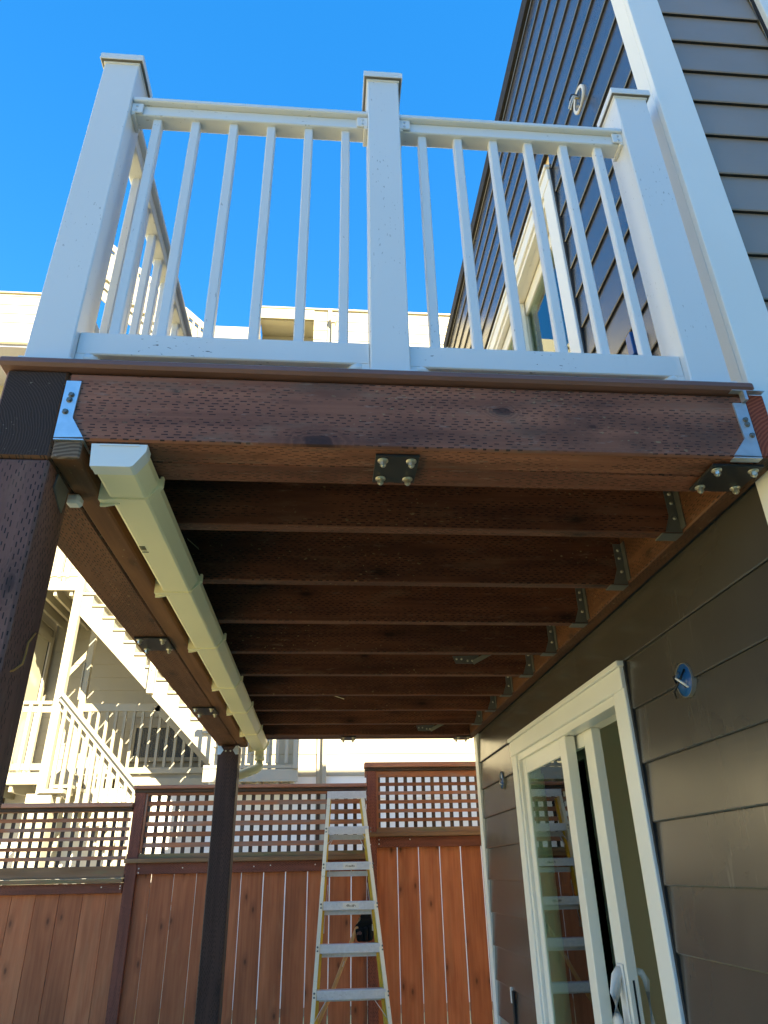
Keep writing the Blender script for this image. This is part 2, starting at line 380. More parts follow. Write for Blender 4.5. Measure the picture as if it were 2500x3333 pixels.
def panel(parent, name, mat, axis, p0, p1, a0, a1, z0, z1, holes=()):
    """a wall slab with openings, as ONE part; axis = the thin direction"""
    mb = MB(); As = sorted({a0, a1} | {h[i] for h in holes for i in (0, 1)}); 
    for x, y in zip(As, As[1:]):
        cuts = sorted([(h[2], h[3]) for h in holes if h[0] <= x + 1e-6 and h[1] >= y - 1e-6]); z = z0
        for c0, c1 in cuts + [(z1, z1)]:
            if c0 > z + 1e-6:
                if axis == 'x': mb.box(p0, p1, x, y, z, c0, 'y')
                else: mb.box(x, y, p0, p1, z, c0, 'x')
            z = max(z, c1)
    return part(mb, name, mat, parent)

# ================================================================ ground
g_me = bpy.data.meshes.new('ground')
g_me.from_pydata([(-150, -150, 0), (150, -150, 0), (150, 150, 0), (-150, 150, 0)], [], [(0, 1, 2, 3)]); g_me.materials.append(M['ground'])
uvl = g_me.uv_layers.new(name='UVMap')
gr = bpy.data.objects.new('ground', g_me); C.objects.link(gr); gr['kind'] = 'structure'
GZ = -H

# ================================================================ brown house
bh = thing('brown_house', 'dark brown lap sided house with white corner boards and sliding doors', 'house', (1.08, 1.38, GZ))
WX = 1.080; Y0, Y1 = 1.38, 5.19; ROOF = 4.42
low = [-.2345 - .1815 * k for k in range(7, 0, -1)] + [-.2345, -.052, .1325, .316, .498, .673]
mid = [.873] + [.673 + .1788 * k for k in range(2, 8)]
upz = [2.103 + .1755 * k for k in range(0, 14)]
zs = [z for z in low + mid + upz if z < ROOF - .02] + [ROOF]
door_lo = (2.455, 4.14, GZ, .665); door_hi = (2.29, 3.99, 1.07, 3.20)
lap(bh, '-x', WX, Y0 + .085, Y1 - .085, zs, 'siding', [door_lo, door_hi], .011, under='gap_and_lap_shade')
for o in [o for o in bh.children if o.name.startswith('siding_board')]:
    zc = sum((v.co.z for v in o.data.vertices)) / len(o.data.vertices)
    if zc < .75: o.data.materials[0] = M['siding_dirty_lit']
ops = [(2.555, 4.045, GZ, .577), (2.39, 3.89, 1.07, 3.09)]
panel(bh, 'wall', 'plaster', 'x', WX + .028, WX + .14, Y0 + .03, Y1, GZ, ROOF, ops)
panel(bh, 'wall', 'plaster', 'y', Y0 + .05, Y0 + .14, WX + .142, 7.2, GZ, ROOF, [(1.7, 6.6, -1.25, .85)])  # opening is added out of view to let daylight into the room
panel(bh, 'wall', 'plaster', 'y', Y1 - .12, Y1 - .004, WX + .142, 7.2, GZ, ROOF)
panel(bh, 'wall', 'plaster', 'x', 7.202, 7.3, Y0, Y1, GZ, ROOF)
part(B(WX + .142, 7.2, Y0 + .142, Y1 - .122, .92, 1.06), 'storey_floor', 'plaster', bh)
part(B(WX + .02, 7.4, Y0 + .02, Y1 + .02, ROOF + .002, ROOF + .10), 'roof', 'gap_and_lap_shade', bh)
part(B(WX - .018, WX + .019, Y0 - .02, Y1 + .02, ROOF - .01, ROOF + .11), 'roof_edge', 'gap_and_lap_shade', bh)
part(B(WX + .142, 7.2, Y0 + .142, Y1 - .122, GZ + .004, GZ + .06), 'room_floor', 'plaster', bh)
# front lap boards and trims
fz = [1.611 - .18 * k for k in range(17, 0, -1)] + [1.611, 1.799, 1.969, 2.164, 2.345, 2.521, 2.705, 2.882] + [2.882 + .18 * k for k in range(1, 9)] + [ROOF]
lap(bh, '-y', 1.400, 1.196, 7.2, fz, 'siding_front_lit', [(1.60, 2.72, 2.2, 4.1), (1.7, 6.6, -1.25, .85)], .013, under='gap_and_lap_shade')
part(B(1.075, 1.198, 1.378, 1.400, GZ, ROOF, 'z', .002), 'corner_board', 'trim', bh)
part(B(1.0765, 1.097, 1.401, 1.470, GZ, ROOF, 'z', .002), 'corner_board', 'trim', bh)
part(B(1.072, 1.094, 5.098, 5.192, GZ, ROOF, 'z', .002), 'corner_board', 'trim', bh)
fw = part(MB().box(1.61, 1.70, 1.372, 1.412, 2.2, 4.1, 'z', .002).box(2.62, 2.71, 1.372, 1.412, 2.2, 4.1, 'z', .002).box(1.70, 2.62, 1.372, 1.412, 4.0, 4.1, 'x', .002).box(1.70, 2.62, 1.372, 1.412, 2.2, 2.29, 'x', .002), 'front_window', 'trim', bh)
part(B(1.70, 2.62, 1.40, 1.408, 2.29, 4.0), 'pane', 'dullglass', fw)
part(B(1.601, 1.609, 1.392, 1.40, 2.2, 4.1, 'z'), 'gap', 'gap_and_lap_shade', bh)

def sliding_door(y0, y1, z0, z1, co0, co1, ctop, slide, tag):
    """y0..y1 opening, co0/co1 outer casing, slide = leading edge of the inner panel"""
    d = part(MB().box(1.066, 1.094, co0, y0, z0, z1, 'z', .003).box(1.066, 1.094, y1, co1, z0, z1, 'z', .003)
             .box(1.062, 1.094, co0, co1, z1, ctop - .018, 'y', .003), 'sliding_door', 'trim', bh, tag)
    part(B(1.052, 1.098, co0 - .008, co1 + .008, ctop - .017, ctop + .004, 'y', .003), 'drip_cap', 'trim', d)
    part(B(1.078, 1.098, co0 - .014, co0 - .001, z0, ctop, 'z'), 'caulk_gap', 'gap_and_lap_shade', d)
    part(B(1.078, 1.098, co1 + .001, co1 + .008, z0, ctop, 'z'), 'caulk_gap', 'gap_and_lap_shade', d)
    fr = MB()
    for (a, b, h0, h1) in ((1.076, 1.104, .030, .034), (1.1045, 1.150, .022, .030), (1.1505, 1.222, .016, .022)):
        fr.box(a, b, y0 + .0005, y0 + h0, z0 + .03, z1 - .0005, 'z', .001).box(a, b, y1 - h0, y1 - .0005, z0 + .03, z1 - .0005, 'z', .001)
        fr.box(a, b, y0 + h0 + .0005, y1 - h0 - .0005, z1 - h1, z1 - .0005, 'y', .001)
    for k in range(5): fr.box(1.156 + k * .012, 1.160 + k * .012, y0 + .02, y1 - .02, z1 - .030, z1 - .0225, 'y')
    part(fr, 'door_frame', 'frame', d)
    part(B(1.07, 1.225, y0, y1, z0, z0 + .03, 'y'), 'threshold', 'zinc_dull', d)
    return d
def leaf(d, name, x0, x1, ya, yb, za, zb, sa, sb, rt):
    pl = part(MB().box(x0, x1, ya, ya + sa, za, zb, 'z', .003).box(x0, x1, yb - sb, yb, za, zb, 'z', .003)
              .box(x0 + .001, x1 - .001, ya + sa, yb - sb, zb - rt, zb, 'y', .003).box(x0 + .001, x1 - .001, ya + sa, yb - sb, za, za + .1, 'y', .003), name, 'frame', d)
    return pl
d1 = sliding_door(2.555, 4.045, GZ, .577, 2.455, 4.14, .672, 3.1, 'open white sliding door under the deck')
leaf(d1, 'fixed_panel', 1.092, 1.140, 3.250, 4.013, GZ + .03, .545, .085, .066, .078)
part(B(1.100, 1.112, 3.336, 3.946, GZ + .13, .466), 'fixed_glass', 'glass', d1)
leaf(d1, 'sliding_panel', 1.152, 1.194, 3.065, 3.98, GZ + .035, .548, .105, .06, .06)
part(B(1.170, 1.176, 3.171, 3.919, GZ + .135, .487), 'sliding_glass', 'glass', d1)
# handles on the leading stile, slot between
hb = MB()
pts = [(1.148, 3.115, -.345), (1.128, 3.112, -.365), (1.112, 3.110, -.42), (1.108, 3.110, -.50), (1.114, 3.110, -.57), (1.130, 3.112, -.61), (1.148, 3.115, -.63)]
hb.tube(pts, .019, 12).box(1.144, 1.1515, 3.085, 3.145, -.66, -.325, 'z', .003)
part(hb, 'handle', 'vinyl_clean', d1)
hb = MB(); hb.tube([(1.195, 3.10, -.35), (1.222, 3.10, -.355), (1.236, 3.10, -.38), (1.238, 3.10, -.55), (1.224, 3.10, -.58), (1.195, 3.10, -.585)], .013, 12)
part(hb, 'handle', 'vinyl_clean', d1)
part(B(1.170, 1.1775, 3.0635, 3.0655, -.60, -.375, 'z'), 'latch_slot', 'gap_and_lap_shade', d1)
d2 = sliding_door(2.39, 3.89, 1.07, 3.09, 2.29, 3.99, 3.19, 2.4, 'closed white balcony door on the upper storey')
leaf(d2, 'fixed_panel', 1.108, 1.146, 3.11, 3.855, 1.10, 3.05, .07, .06, .085)
part(B(1.122, 1.128, 3.18, 3.795, 1.2, 2.965), 'fixed_glass', 'glass', d2)
leaf(d2, 'sliding_panel', 1.152, 1.190, 2.415, 3.19, 1.10, 3.055, .07, .06, .085)
part(B(1.166, 1.172, 2.485, 3.13, 1.2, 2.97), 'sliding_glass', 'glass', d2)
for z0, z1 in ((1.18, 3.02),):
    part(B(1.45, 1.47, 2.3, 3.95, z0, z1, 'z'), 'curtain', 'trim', d2)

def jbox(y, z, r, rim, inner, wires, name='junction_box', label=None):
    b = MB(); n = 22
    ring = [(y + r * math.cos(6.2832 * k / n), z + r * math.sin(6.2832 * k / n)) for k in range(n)]
    rin = [(y + (r - .0020) * math.cos(6.2832 * k / n), z + (r - .0020) * math.sin(6.2832 * k / n)) for k in range(n)]
    bm = bmesh.new(); lay = []
    for (x, rg) in ((1.092, ring), (1.0755, ring), (1.0755, rin), (1.0900, rin)): lay.append([bm.verts.new((x, p[0], p[1])) for p in rg])
    for a, c in zip(lay, lay[1:]):
        for k in range(n): bm.faces.new((a[k], a[(k + 1) % n], c[(k + 1) % n], c[k]))
    bmesh.ops.recalc_face_normals(bm, faces=bm.faces)
    b._merge(bm, 'x')
    o = part(b, name, rim, bh, label)
    part(MB().cyl((1.0785, y, z), (1.0885, y, z), r - .0022, n), 'box_cavity', inner, o)
    for (p, m) in wires: part(MB().tube(p, .0034, 6), 'wire', m, o)
    return o
jbox(2.035, .502, .051, 'moss', 'blue', [
    ([(1.076, 2.02, .53), (1.050, 2.00, .50), (1.046, 2.05, .47), (1.06, 2.07, .455)], 'wire_black'),
    ([(1.076, 2.06, .53), (1.05, 2.03, .505), (1.046, 2.00, .49), (1.062, 1.99, .47)], 'wire'),
    ([(1.076, 2.03, .48), (1.052, 2.02, .50), (1.05, 2.045, .515), (1.066, 2.06, .49)], 'wire_black')], label='open blue electrical box with bare wires near the door')
jbox(4.47, .490, .051, 'moss', 'blue', [([(1.076, 4.47, .50), (1.06, 4.45, .47), (1.07, 4.44, .46)], 'wire')], label='open blue electrical box beyond the door')
ub = jbox(1.872, 3.078, .058, 'wire', 'frosted', [
    ([(1.076, 1.868, 3.090), (1.052, 1.862, 3.086), (1.034, 1.864, 3.045), (1.022, 1.866, 3.000)], 'wire'),
    ([(1.076, 1.862, 3.080), (1.056, 1.860, 3.075), (1.040, 1.866, 3.035), (1.030, 1.868, 2.995)], 'wire'),
    ([(1.076, 1.866, 3.100), (1.046, 1.866, 3.100), (1.036, 1.872, 3.070), (1.050, 1.880, 3.060)], 'wire_black'),
    ([(1.076, 1.860, 3.066), (1.060, 1.866, 3.074), (1.066, 1.874, 3.094)], 'wire_copper')], label='open electrical box with dangling white wires above the balcony')
rg = MB(); n = 22; bm = bmesh.new(); lay = []
for (x, q) in ((1.0905, .060), (1.0772, .060), (1.0772, .046), (1.0905, .046)): lay.append([bm.verts.new((x, 1.872 + q * math.cos(6.2832 * k / n), 3.078 + q * math.sin(6.2832 * k / n))) for k in range(n)])
for a, c in zip(lay, lay[1:]):
    for k in range(n): bm.faces.new((a[k], a[(k + 1) % n], c[(k + 1) % n], c[k]))
bmesh.ops.recalc_face_normals(bm, faces=bm.faces); rg._merge(bm, 'x'); part(rg, 'box_rim', 'vinyl_clean', ub)
part(B(1.050, 1.084, 1.845, 1.885, 1.60, 1.70, 'z', .003), 'switch_box', 'blue', bh)
ob = part(B(1.072, 1.084, 4.63, 4.665, -.78, -.60, 'z', .002), 'outlet_box', 'gap_and_lap_shade', bh)
part(B(1.069, 1.082, 4.668, 4.685, -.66, -.585, 'z', .002), 'outlet_cover', 'vinyl_clean', ob)

# ================================================================ deck
ZB, ZT = .860, 1.048
dk = thing('wooden_deck', 'raised dark stained timber deck on posts beside the brown house', 'deck', (-.677, 1.345, GZ))
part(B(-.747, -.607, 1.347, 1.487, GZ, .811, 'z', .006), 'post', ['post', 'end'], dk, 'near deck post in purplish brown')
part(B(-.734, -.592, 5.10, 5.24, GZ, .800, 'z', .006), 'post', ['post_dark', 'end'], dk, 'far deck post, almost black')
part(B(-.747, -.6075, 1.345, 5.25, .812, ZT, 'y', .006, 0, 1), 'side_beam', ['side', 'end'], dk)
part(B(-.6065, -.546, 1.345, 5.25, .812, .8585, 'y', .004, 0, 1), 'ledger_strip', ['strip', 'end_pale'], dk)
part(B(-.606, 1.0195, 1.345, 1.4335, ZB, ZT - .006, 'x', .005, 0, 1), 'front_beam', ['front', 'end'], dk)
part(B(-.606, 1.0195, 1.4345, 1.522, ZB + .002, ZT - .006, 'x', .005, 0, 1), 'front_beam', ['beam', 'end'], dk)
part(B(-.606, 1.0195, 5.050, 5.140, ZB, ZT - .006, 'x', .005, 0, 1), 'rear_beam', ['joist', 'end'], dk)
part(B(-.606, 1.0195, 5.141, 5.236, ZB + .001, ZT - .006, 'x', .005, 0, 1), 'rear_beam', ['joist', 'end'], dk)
part(B(1.0205, 1.0755, 1.345, 5.25, ZB + .003, ZT, 'y', .004, 0, 1), 'ledger', ['side', 'end_red'], dk)
jy = [1.757, 2.164, 2.576, 2.989, 3.376, 3.810, 4.214, 4.636]
hang = MB(); hx = 1.0195
hang.ext([(hx - .050, ZB + .002), (hx, ZB + .002), (hx, ZB + .150), (hx - .030, ZB + .150), (hx - .030, ZB + .055)], 'y', jy[0] - .0035, jy[0] - .0005)
hang.box(hx - .062, hx, jy[0] - .003, jy[0] + .046, ZB - .0045, ZB - .0012, 'x')
hang.box(hx - .0025, hx + .0005, jy[0] - .030, jy[0] - .003, ZB + .01, ZB + .15, 'z')
for i, y in enumerate(jy):
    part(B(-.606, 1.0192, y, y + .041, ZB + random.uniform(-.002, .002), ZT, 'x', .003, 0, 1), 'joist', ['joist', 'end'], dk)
h0 = part(hang, 'joist_hanger', 'zinc_dull', dk)
sc_ = MB()
for z in (.045, .095, .125): sc_.cyl((hx - .016, jy[0] - .008, ZB + z), (hx - .016, jy[0] - .003, ZB + z), .0055, 8)
part(sc_, 'screw', 'bolt', h0)
for y in jy[1:]: rep(h0, dk, (0, y - jy[0], 0))
# hangers of the front beam, both ends
hl = part(MB().ext([(-.607, 1.016), (-.574, 1.016), (-.576, .915), (-.545, .864), (-.607, .862)], 'y', 1.340, 1.3445).box(-.607, -.543, 1.340, 1.40, .8565, .8595), 'beam_hanger', 'zinc', dk)
hr = part(MB().ext([(1.0195, 1.016), (.986, 1.016), (.990, .912), (.952, .864), (1.0195, .862)], 'y', 1.340, 1.3445).box(.950, 1.0195, 1.340, 1.36, .8565, .8595), 'beam_hanger', 'zinc', dk)
part(MB().box(1.012, 1.0200, 1.326, 1.3445, 1.018, 1.046, 'z').box(.985, 1.07, 1.328, 1.3445, 1.0465, 1.0478), 'flashing', 'zinc', dk)
for par, xs in ((hl, ((-.589, .976), (-.591, .962), (-.594, .930))), (hr, ((1.005, .966), (1.006, .952), (1.010, .921)))):
    for x, z in xs:
        part(MB().cyl((x, 1.3405, z), (x, 1.3345, z), .0052, 6).cyl((x, 1.3402, z), (x, 1.3385, z), .0070, 12), 'screw', 'zinc_dull', par)
# black plates with bolts
def plate(x0, x1, y0, y1, z, label=None):
    p = part(B(x0, x1, y0, y1, z - .0075, z - .0005, 'x', .001), 'bolt_plate', 'black', dk, label)
    zz = z - .0075
    for (x, y) in ((x0 + .018, y0 + .020), (x1 - .018, y0 + .020), (x0 + .018, y1 - .020), (x1 - .018, y1 - .020)):
        part(MB().cyl((x, y, zz + .0004), (x, y, zz - .0025), .0125, 16).cyl((x, y, zz - .0025), (x, y, zz - .0135), .0080, 6, smooth=False).cyl((x, y, zz - .0135), (x, y, zz - .017), .0048, 8), 'bolt', 'bolt', p)
plate(.103, .205, 1.367, 1.490, ZB)
plate(.908, 1.036, 1.364, 1.488, ZB - .0045)
plate(-.727, -.605, 2.63, 2.795, .811)
plate(-.717, -.597, 3.885, 4.07, .811)
plate(.112, .216, 5.10, 5.236, ZB); plate(.930, 1.036, 5.10, 5.236, ZB)
# twist ties on the back of the bays
for (x, y, z) in ((.62, 3.376, .930), (.637, 5.05, .902)):
    tt = part(MB().ext([(x, z + .02), (x + .135, z + .024), (x + .105, z - .018), (x + .015, z - .018)], 'y', y - .004, y - .0005).bar((x + .10, y - .006, z - .014), (x + .19, y - .045, z + .028), .003, .022), 'tension_tie', 'zinc_dull', dk)
    for q in (.02, .045, .075, .098):
        part(MB().cyl((x + q, y - .004, z + .004 * (-1) ** int(q * 100)), (x + q, y - .008, z + .004 * (-1) ** int(q * 100)), .0055, 8), 'screw', 'bolt', tt)
# post connectors
part(MB().ext([(1.400, .803), (1.470, .800), (1.457, .735), (1.435, .742), (1.392, .765)], 'x', -.6068, -.6035), 'post_strap', 'zinc_dull', dk)
part(B(-.622, -.588, 1.500, 1.535, .786, .8105, 'x', .006), 'cable_clip', 'vinyl_clean', dk)
for s, xa in ((1, -.734), (-1, -.592)):
    part(MB().ext([(xa, .799), (xa + s * .02, .799), (xa + s * .040, .770), (xa + s * .020, .742), (xa, .742)], 'y', 5.094, 5.0985), 'post_bracket', 'zinc', dk)
    part(MB().cyl((xa + s * .055, 5.094, .765), (xa + s * .055, 5.099, .765), .006, 8), 'screw', 'bolt', dk)
# tags stapled to joists
part(MB().bar((-.470, 2.160, 1.000), (-.430, 2.160, .965), .0008, .020, (0, 1, 0)), 'paper_tag', 'paper', dk)
part(MB().bar((.045, 4.208, .942), (.108, 4.208, .922), .0008, .018, (0, 1, 0)), 'paper_tag', 'paper', dk)
# decking
part(B(-.765, 1.048, 1.325, 1.463, 1.0485, 1.0735, 'x', .007), 'edge_board', 'composite', dk)
x = -.765
while x < 1.04:
    part(B(x, min(x + .138, 1.062), 1.468, 5.27, 1.0485, 1.0735, 'y', .002), 'deck_board', 'composite', dk); x += .143

# ================================================================ railing
rl = thing('deck_railing', 'white vinyl railing with square posts standing on the deck', 'railing', (-.677, 1.40, 1.0735))
def rpost(x0, x1, y0, y1, label=None):
    p = part(B(x0, x1, y0, y1, 1.074, 2.276, 'z', .003), 'post', 'vinyl', rl, label)
    part(B(x0 - .009, x1 + .009, y0 - .009, y1 + .009, 1.0738, 1.098, 'x', .002), 'base_trim', 'vinyl_clean', p)
    cx, cy = (x0 + x1) / 2, (y0 + y1) / 2; hw = (x1 - x0) / 2; hd = (y1 - y0) / 2
    b = MB(); o = .0125
    b.box(x0 - .003, x1 + .003, y0 - .003, y1 + .003, 2.268, 2.2755, 'x', .001)
    part(B(x0 - .0098, x1 + .0098, y0 - .0098, y1 + .0098, 2.2758, 2.2838), 'cap_shade_collar', 'recess', p)  # dark collar paints in the shade of the hollow under the cap
    b.box(x0 - o, x1 + o, y0 - o, y1 + o, 2.2842, 2.302, 'x', .001)
    bm = bmesh.new()
    bs = [bm.verts.new((cx + sx * (hw + o - .002), cy + sy * (hd + o - .002), 2.3022)) for sx, sy in ((-1, -1), (1, -1), (1, 1), (-1, 1))]
    tp = [bm.verts.new((cx + sx * .02, cy + sy * .02, 2.325)) for sx, sy in ((-1, -1), (1, -1), (1, 1), (-1, 1))]
    for k in range(4): bm.faces.new((bs[k], bs[(k + 1) % 4], tp[(k + 1) % 4], tp[k]))
    bm.faces.new(tp); bm.faces.new(list(reversed(bs))); bmesh.ops.recalc_face_normals(bm, faces=bm.faces); b._merge(bm, 'x')
    # thin lip under the cap
    for (a, c, d, e) in ((x0 - o, x1 + o, y0 - o, y0 - o + .0025), (x0 - o, x1 + o, y1 + o - .0025, y1 + o), (x0 - o, x0 - o + .0025, y0 - o + .0026, y1 + o - .0026), (x1 + o - .0025, x1 + o, y0 - o + .0026, y1 + o - .0026)):
        b.box(a, c, d, e, 2.276, 2.2841)
    part(b, 'post_cap', 'vinyl_clean', p)
rpost(-.730, -.6245, 1.365, 1.470, 'leftmost railing post, on the deck corner')
rpost(.0935, .1925, 1.365, 1.464, 'middle railing post of the front side')
rpost(.912, 1.020, 1.365, 1.471, 'railing post against the house corner')
rpost(-.715, -.610, 3.22, 3.325); rpost(-.715, -.610, 5.13, 5.235); rpost(.912, 1.018, 5.13, 5.235)
def rails(axis, a0, a1, c, bals, zofs=0.0, front=-1):
    """c = centre line of the section in the other axis"""
    def bx(m, lo, hi, z0, z1, e=0, bev=.0025):
        if axis == 'x': m.box(a0 + e, a1 - e, c + lo, c + hi, z0 + zofs, z1 + zofs, 'x', bev)
        else: m.box(c + lo, c + hi, a0 + e, a1 - e, z0 + zofs, z1 + zofs, 'y', bev)
        return m
    t = bx(MB(), -.0245, .0245, 2.062, 2.1065, .0005, .003); bx(t, -.041, .041, 2.107, 2.125, .0005, .003)
    part(t, 'top_rail', 'vinyl', rl)
    b = bx(MB(), -.027, .026, 1.134, 1.203, .0005, .003); part(b, 'bottom_rail', 'vinyl_scuffed', rl)
    for q in bals:
        w2 = .0132
        if axis == 'x': part(B(q - w2, q + w2, c - w2, c + w2, 1.2, 2.064, 'z', .003), 'baluster', 'vinyl', rl)
        else: part(B(c - w2, c + w2, q - w2, q + w2, 1.2, 2.064, 'z', .003), 'baluster', 'vinyl', rl)
    for a, s in ((a0, 1), (a1, -1)):
        k = MB()
        if axis == 'x':
            k.ext([(c - .0315, 2.10), (c + .0315, 2.10), (c + .0315, 2.053), (c - .0315, 2.053)], 'x', a, a + s * .012, bev=.002)
            k.ext([(c - .034, 2.103), (c - .034, 2.06), (c - .028, 2.06), (c - .028, 2.103)], 'x', a, a + s * .034, bev=.002)
        else:
            k.box(c - .030, c + .030, min(a, a + s * .010), max(a, a + s * .010), 2.053, 2.10, 'y', .002)
        br = part(k, 'rail_bracket', 'vinyl_clean', rl)
        f = MB()
        if axis == 'x':
            f.cyl((a + s * .030, c + .002, 1.1135), (a + s * .030, c + .002, 1.1378), .029, 18)
            f.box(min(a, a + s * .022), max(a, a + s * .022), c - .026, c + .024, 1.112, 1.137, 'x', .002)
            part(MB().cyl((a + s * .016, c - .0285, 2.088), (a + s * .016, c - .0355, 2.088), .004, 8).cyl((a + s * .016, c - .0285, 2.070), (a + s * .016, c - .0355, 2.070), .004, 8), 'screw', 'zinc', br)
            part(f, 'rail_foot', 'vinyl_clean', rl)
rails('x', -.6245, .0935, 1.414, [-.5485, -.4335, -.3185, -.204, -.0890, .0255])
rails('x', .1925, .912, 1.414, [.266, .379, .4925, .6055, .7195, .8335], -.004)
rails('y', 1.470, 3.22, -.6605, [1.51 + .115 * k for k in range(0, 15)])
rails('y', 3.325, 5.13, -.6605, [3.40 + .115 * k for k in range(0, 15)])
rails('x', -.610, .912, 5.18, [-.54 + .115 * k for k in range(0, 13)])

# ================================================================ gutter
gt = thing('rain_gutter', 'cream plastic gutter with clip brackets hung under the deck', 'gutter', (-.47, 1.35, .80))
ZG = .800
prof = [(-.524, ZG + .053), (-.5185, ZG + .002), (-.5125, ZG), (-.4385, ZG), (-.433, ZG + .003), (-.413, ZG + .036), (-.411, ZG + .053)]
part(MB().ext(prof, 'y', 1.366, 5.33), 'trough', 'pvc', gt)
def grow(d): return [(-.524 - d, ZG + .0545), (-.519 - d, ZG - d), (-.4375, ZG - d), (-.4325 + d * .6, ZG + .002 - d * .6), (-.4105 + d, ZG + .036), (-.409 + d, ZG + .0545)]
part(MB().ext(grow(.003), 'y', 1.350, 1.3655).ext(grow(.0022), 'y', 1.3656, 1.388), 'end_cap', 'trim', gt)
part(B(-.509, -.423, 1.3478, 1.3498, ZG + .049, ZG + .0535), 'cap_lip', 'vinyl_clean', gt)
br = MB()
y0 = 1.50
br.ext(grow(.0045), 'y', y0, y0 + .020)
br.ext([(-.5455, ZG + .0545), (-.5455, ZG - .004), (-.532, ZG - .0055), (-.519, ZG - .0045), (-.519, ZG + .0545)], 'y', y0 + .001, y0 + .019)
br.ext([(-.5455, ZG + .055), (-.5455, ZG - .012), (-.535, ZG - .012), (-.502, ZG - .0052), (-.502, ZG - .002), (-.53, ZG + .055)], 'y', y0 + .0195, y0 + .026)
br.box(-.409, -.4015, y0 + .002, y0 + .017, ZG + .036, ZG + .062, 'z', .001)
b0 = part(br, 'gutter_bracket', 'pvc', gt)
for y in (2.12, 2.74, 3.405, 3.985, 4.67, 5.285): rep(b0, gt, (0, y - y0, 0))
bc = MB()
for i, wv in enumerate((.0022, .0010, .0030, .0012, .0024, .0010, .0016)):
    yb = 1.776 + i * .0042; bc.box(-.5145 + .000, -.4985, yb, yb + wv, ZG - .0009, ZG - .0003)
for i, (a, b) in enumerate(((0, .0028), (.0034, .0048), (.0056, .0080), (.0088, .0098), (.0106, .0128), (.0136, .0146), (.0152, .0172))):
    bc.box(-.514 + a, -.514 + b, 1.812, 1.818, ZG - .0009, ZG - .0003)
part(bc, 'barcode', 'ink', gt)
dn = MB()
dn.box(-.500, -.437, 5.312, 5.365, .762, ZG - .0005, 'z', .004)
dn.cyl((-.468, 5.345, .765), (-.468, 5.345, .735), .036, 20)
part(dn, 'outlet', 'pvc', gt)
part(MB().tube([(-.468, 5.345, .75), (-.468, 5.345, .705), (-.474, 5.345, .688), (-.490, 5.345, .676), (-.57, 5.345, .648), (-.66, 5.345, .618), (-.690, 5.345, .600), (-.700, 5.345, .570), (-.700, 5.345, GZ)], .031, 18), 'downpipe', 'pvc', gt)

# ================================================================ cord on the near post
cd = thing('orange_cord', 'thin orange cord hanging from the near deck post', 'cord', (-.60, 1.42, .34))
part(MB().tube([(-.604, 1.46, .455), (-.6000, 1.425, .425), (-.598, 1.42, .40), (-.600, 1.42, .38), (-.606, 1.40, .362), (-.616, 1.36, .345), (-.630, 1.342, .330), (-.69, 1.342, .315)], .0022, 6), 'strand', 'cord', cd)
part(MB().tube([(-.627, 1.341, .334), (-.650, 1.339, .322), (-.66, 1.340, .300), (-.636, 1.340, .310), (-.66, 1.338, .327), (-.70, 1.340, .29)], .0026, 6), 'knot', 'cord', cd)

# ================================================================ fence
YF = 7.0; FF = YF / 5.35
fn = thing('wooden_fence', 'brown board fence with lattice top in three stepped sections behind the ladder', 'fence', (.3, YF, GZ))
def fence_section(x0, x1, cap, capb, op_top, op_bot, led0, led1, rl0, rl1, gaps, lx0, lpitch, lw, label=None):
    s = lambda q: q * FF
    part(B(s(x0), s(x1), YF - .075, YF + .075, s(capb), s(cap), 'x', .004), 'cap_rail', 'cap', fn)
    part(B(s(x0) + .005, s(x1) - .005, YF - .045, YF + .02, s(capb) - .030, s(capb) - .001, 'x', .003), 'trim_board', 'lath_dark', fn)
    top = s(op_top); bot = s(op_bot)
    part(B(s(x0) + .004, s(x1) - .004, YF - .03, YF + .015, top + .002, s(capb) - .031, 'x', .002), 'frame_board', 'lath', fn)
    part(B(s(x0) + .004, s(x1) - .004, YF - .03, YF + .015, s(led1) + .001, bot - .002, 'x', .002), 'frame_board', 'ledge', fn)
    part(B(s(x0), s(x1), YF - .075, YF + .06, s(led0), s(led1), 'x', .004), 'ledge', 'ledge', fn)
    part(B(s(x0) + .003, s(x1) - .003, YF - .034, YF + .004, s(rl0), s(led0) - .001, 'x', .003), 'rail', 'fencepost', fn)
    # laths: pitch of the openings
    npi = 6; gap = .0355 * FF * 1.0
    pit = (top - bot - gap) / (npi - 1)
    for k in range(1, npi):
        zc = top - gap - (k - 1) * pit
        part(B(s(x0) + .012, s(x1) - .012, YF - .014, YF - .007, zc - (pit - gap), zc, 'x', .001), 'lath', 'lath', fn)
    xx = lx0
    while s(xx) > s(x0) + .02: xx -= lpitch
    xx += lpitch
    while s(xx) + s(lw) < s(x1):
        part(B(s(xx), s(xx) + s(lw), YF - .006, YF + .001, bot - .012, top + .012, 'z', .001), 'lath', 'lath_dark', fn)
        xx += lpitch
    for a, b in zip(gaps, gaps[1:]):
        g0 = random.uniform(.0014, .0035) if a < -.6 else random.uniform(.0032, .0056)
        zt = s(rl0) + .02
        nx = random.uniform(.3, .7)
        o = part(B(s(a) + g0, s(b) - g0, YF + .0045, YF + .022 + random.uniform(-.001, .001), GZ + .03, zt, 'z', .0015), 'plank', 'plank', fn)
rg = [.362] + [.513 + .1472 * k for k in range(0, 9)]
fence_section(.285, 1.70, .711, .677, .612, .284, .223, .252, .157, .216, rg, .3735, .0649, .026)
mg = [-1.245 + .0] + [-1.134 + .1477 * k for k in range(0, 10)] + [.302]
fence_section(-1.312, .302, .570, .547, .505, .144, .087, .114, .020, .077, mg, -.2130 + .0305, .0648, .0262)
lg = [-3.35 + .1495 * k for k in range(0, 14)] + [-1.280]
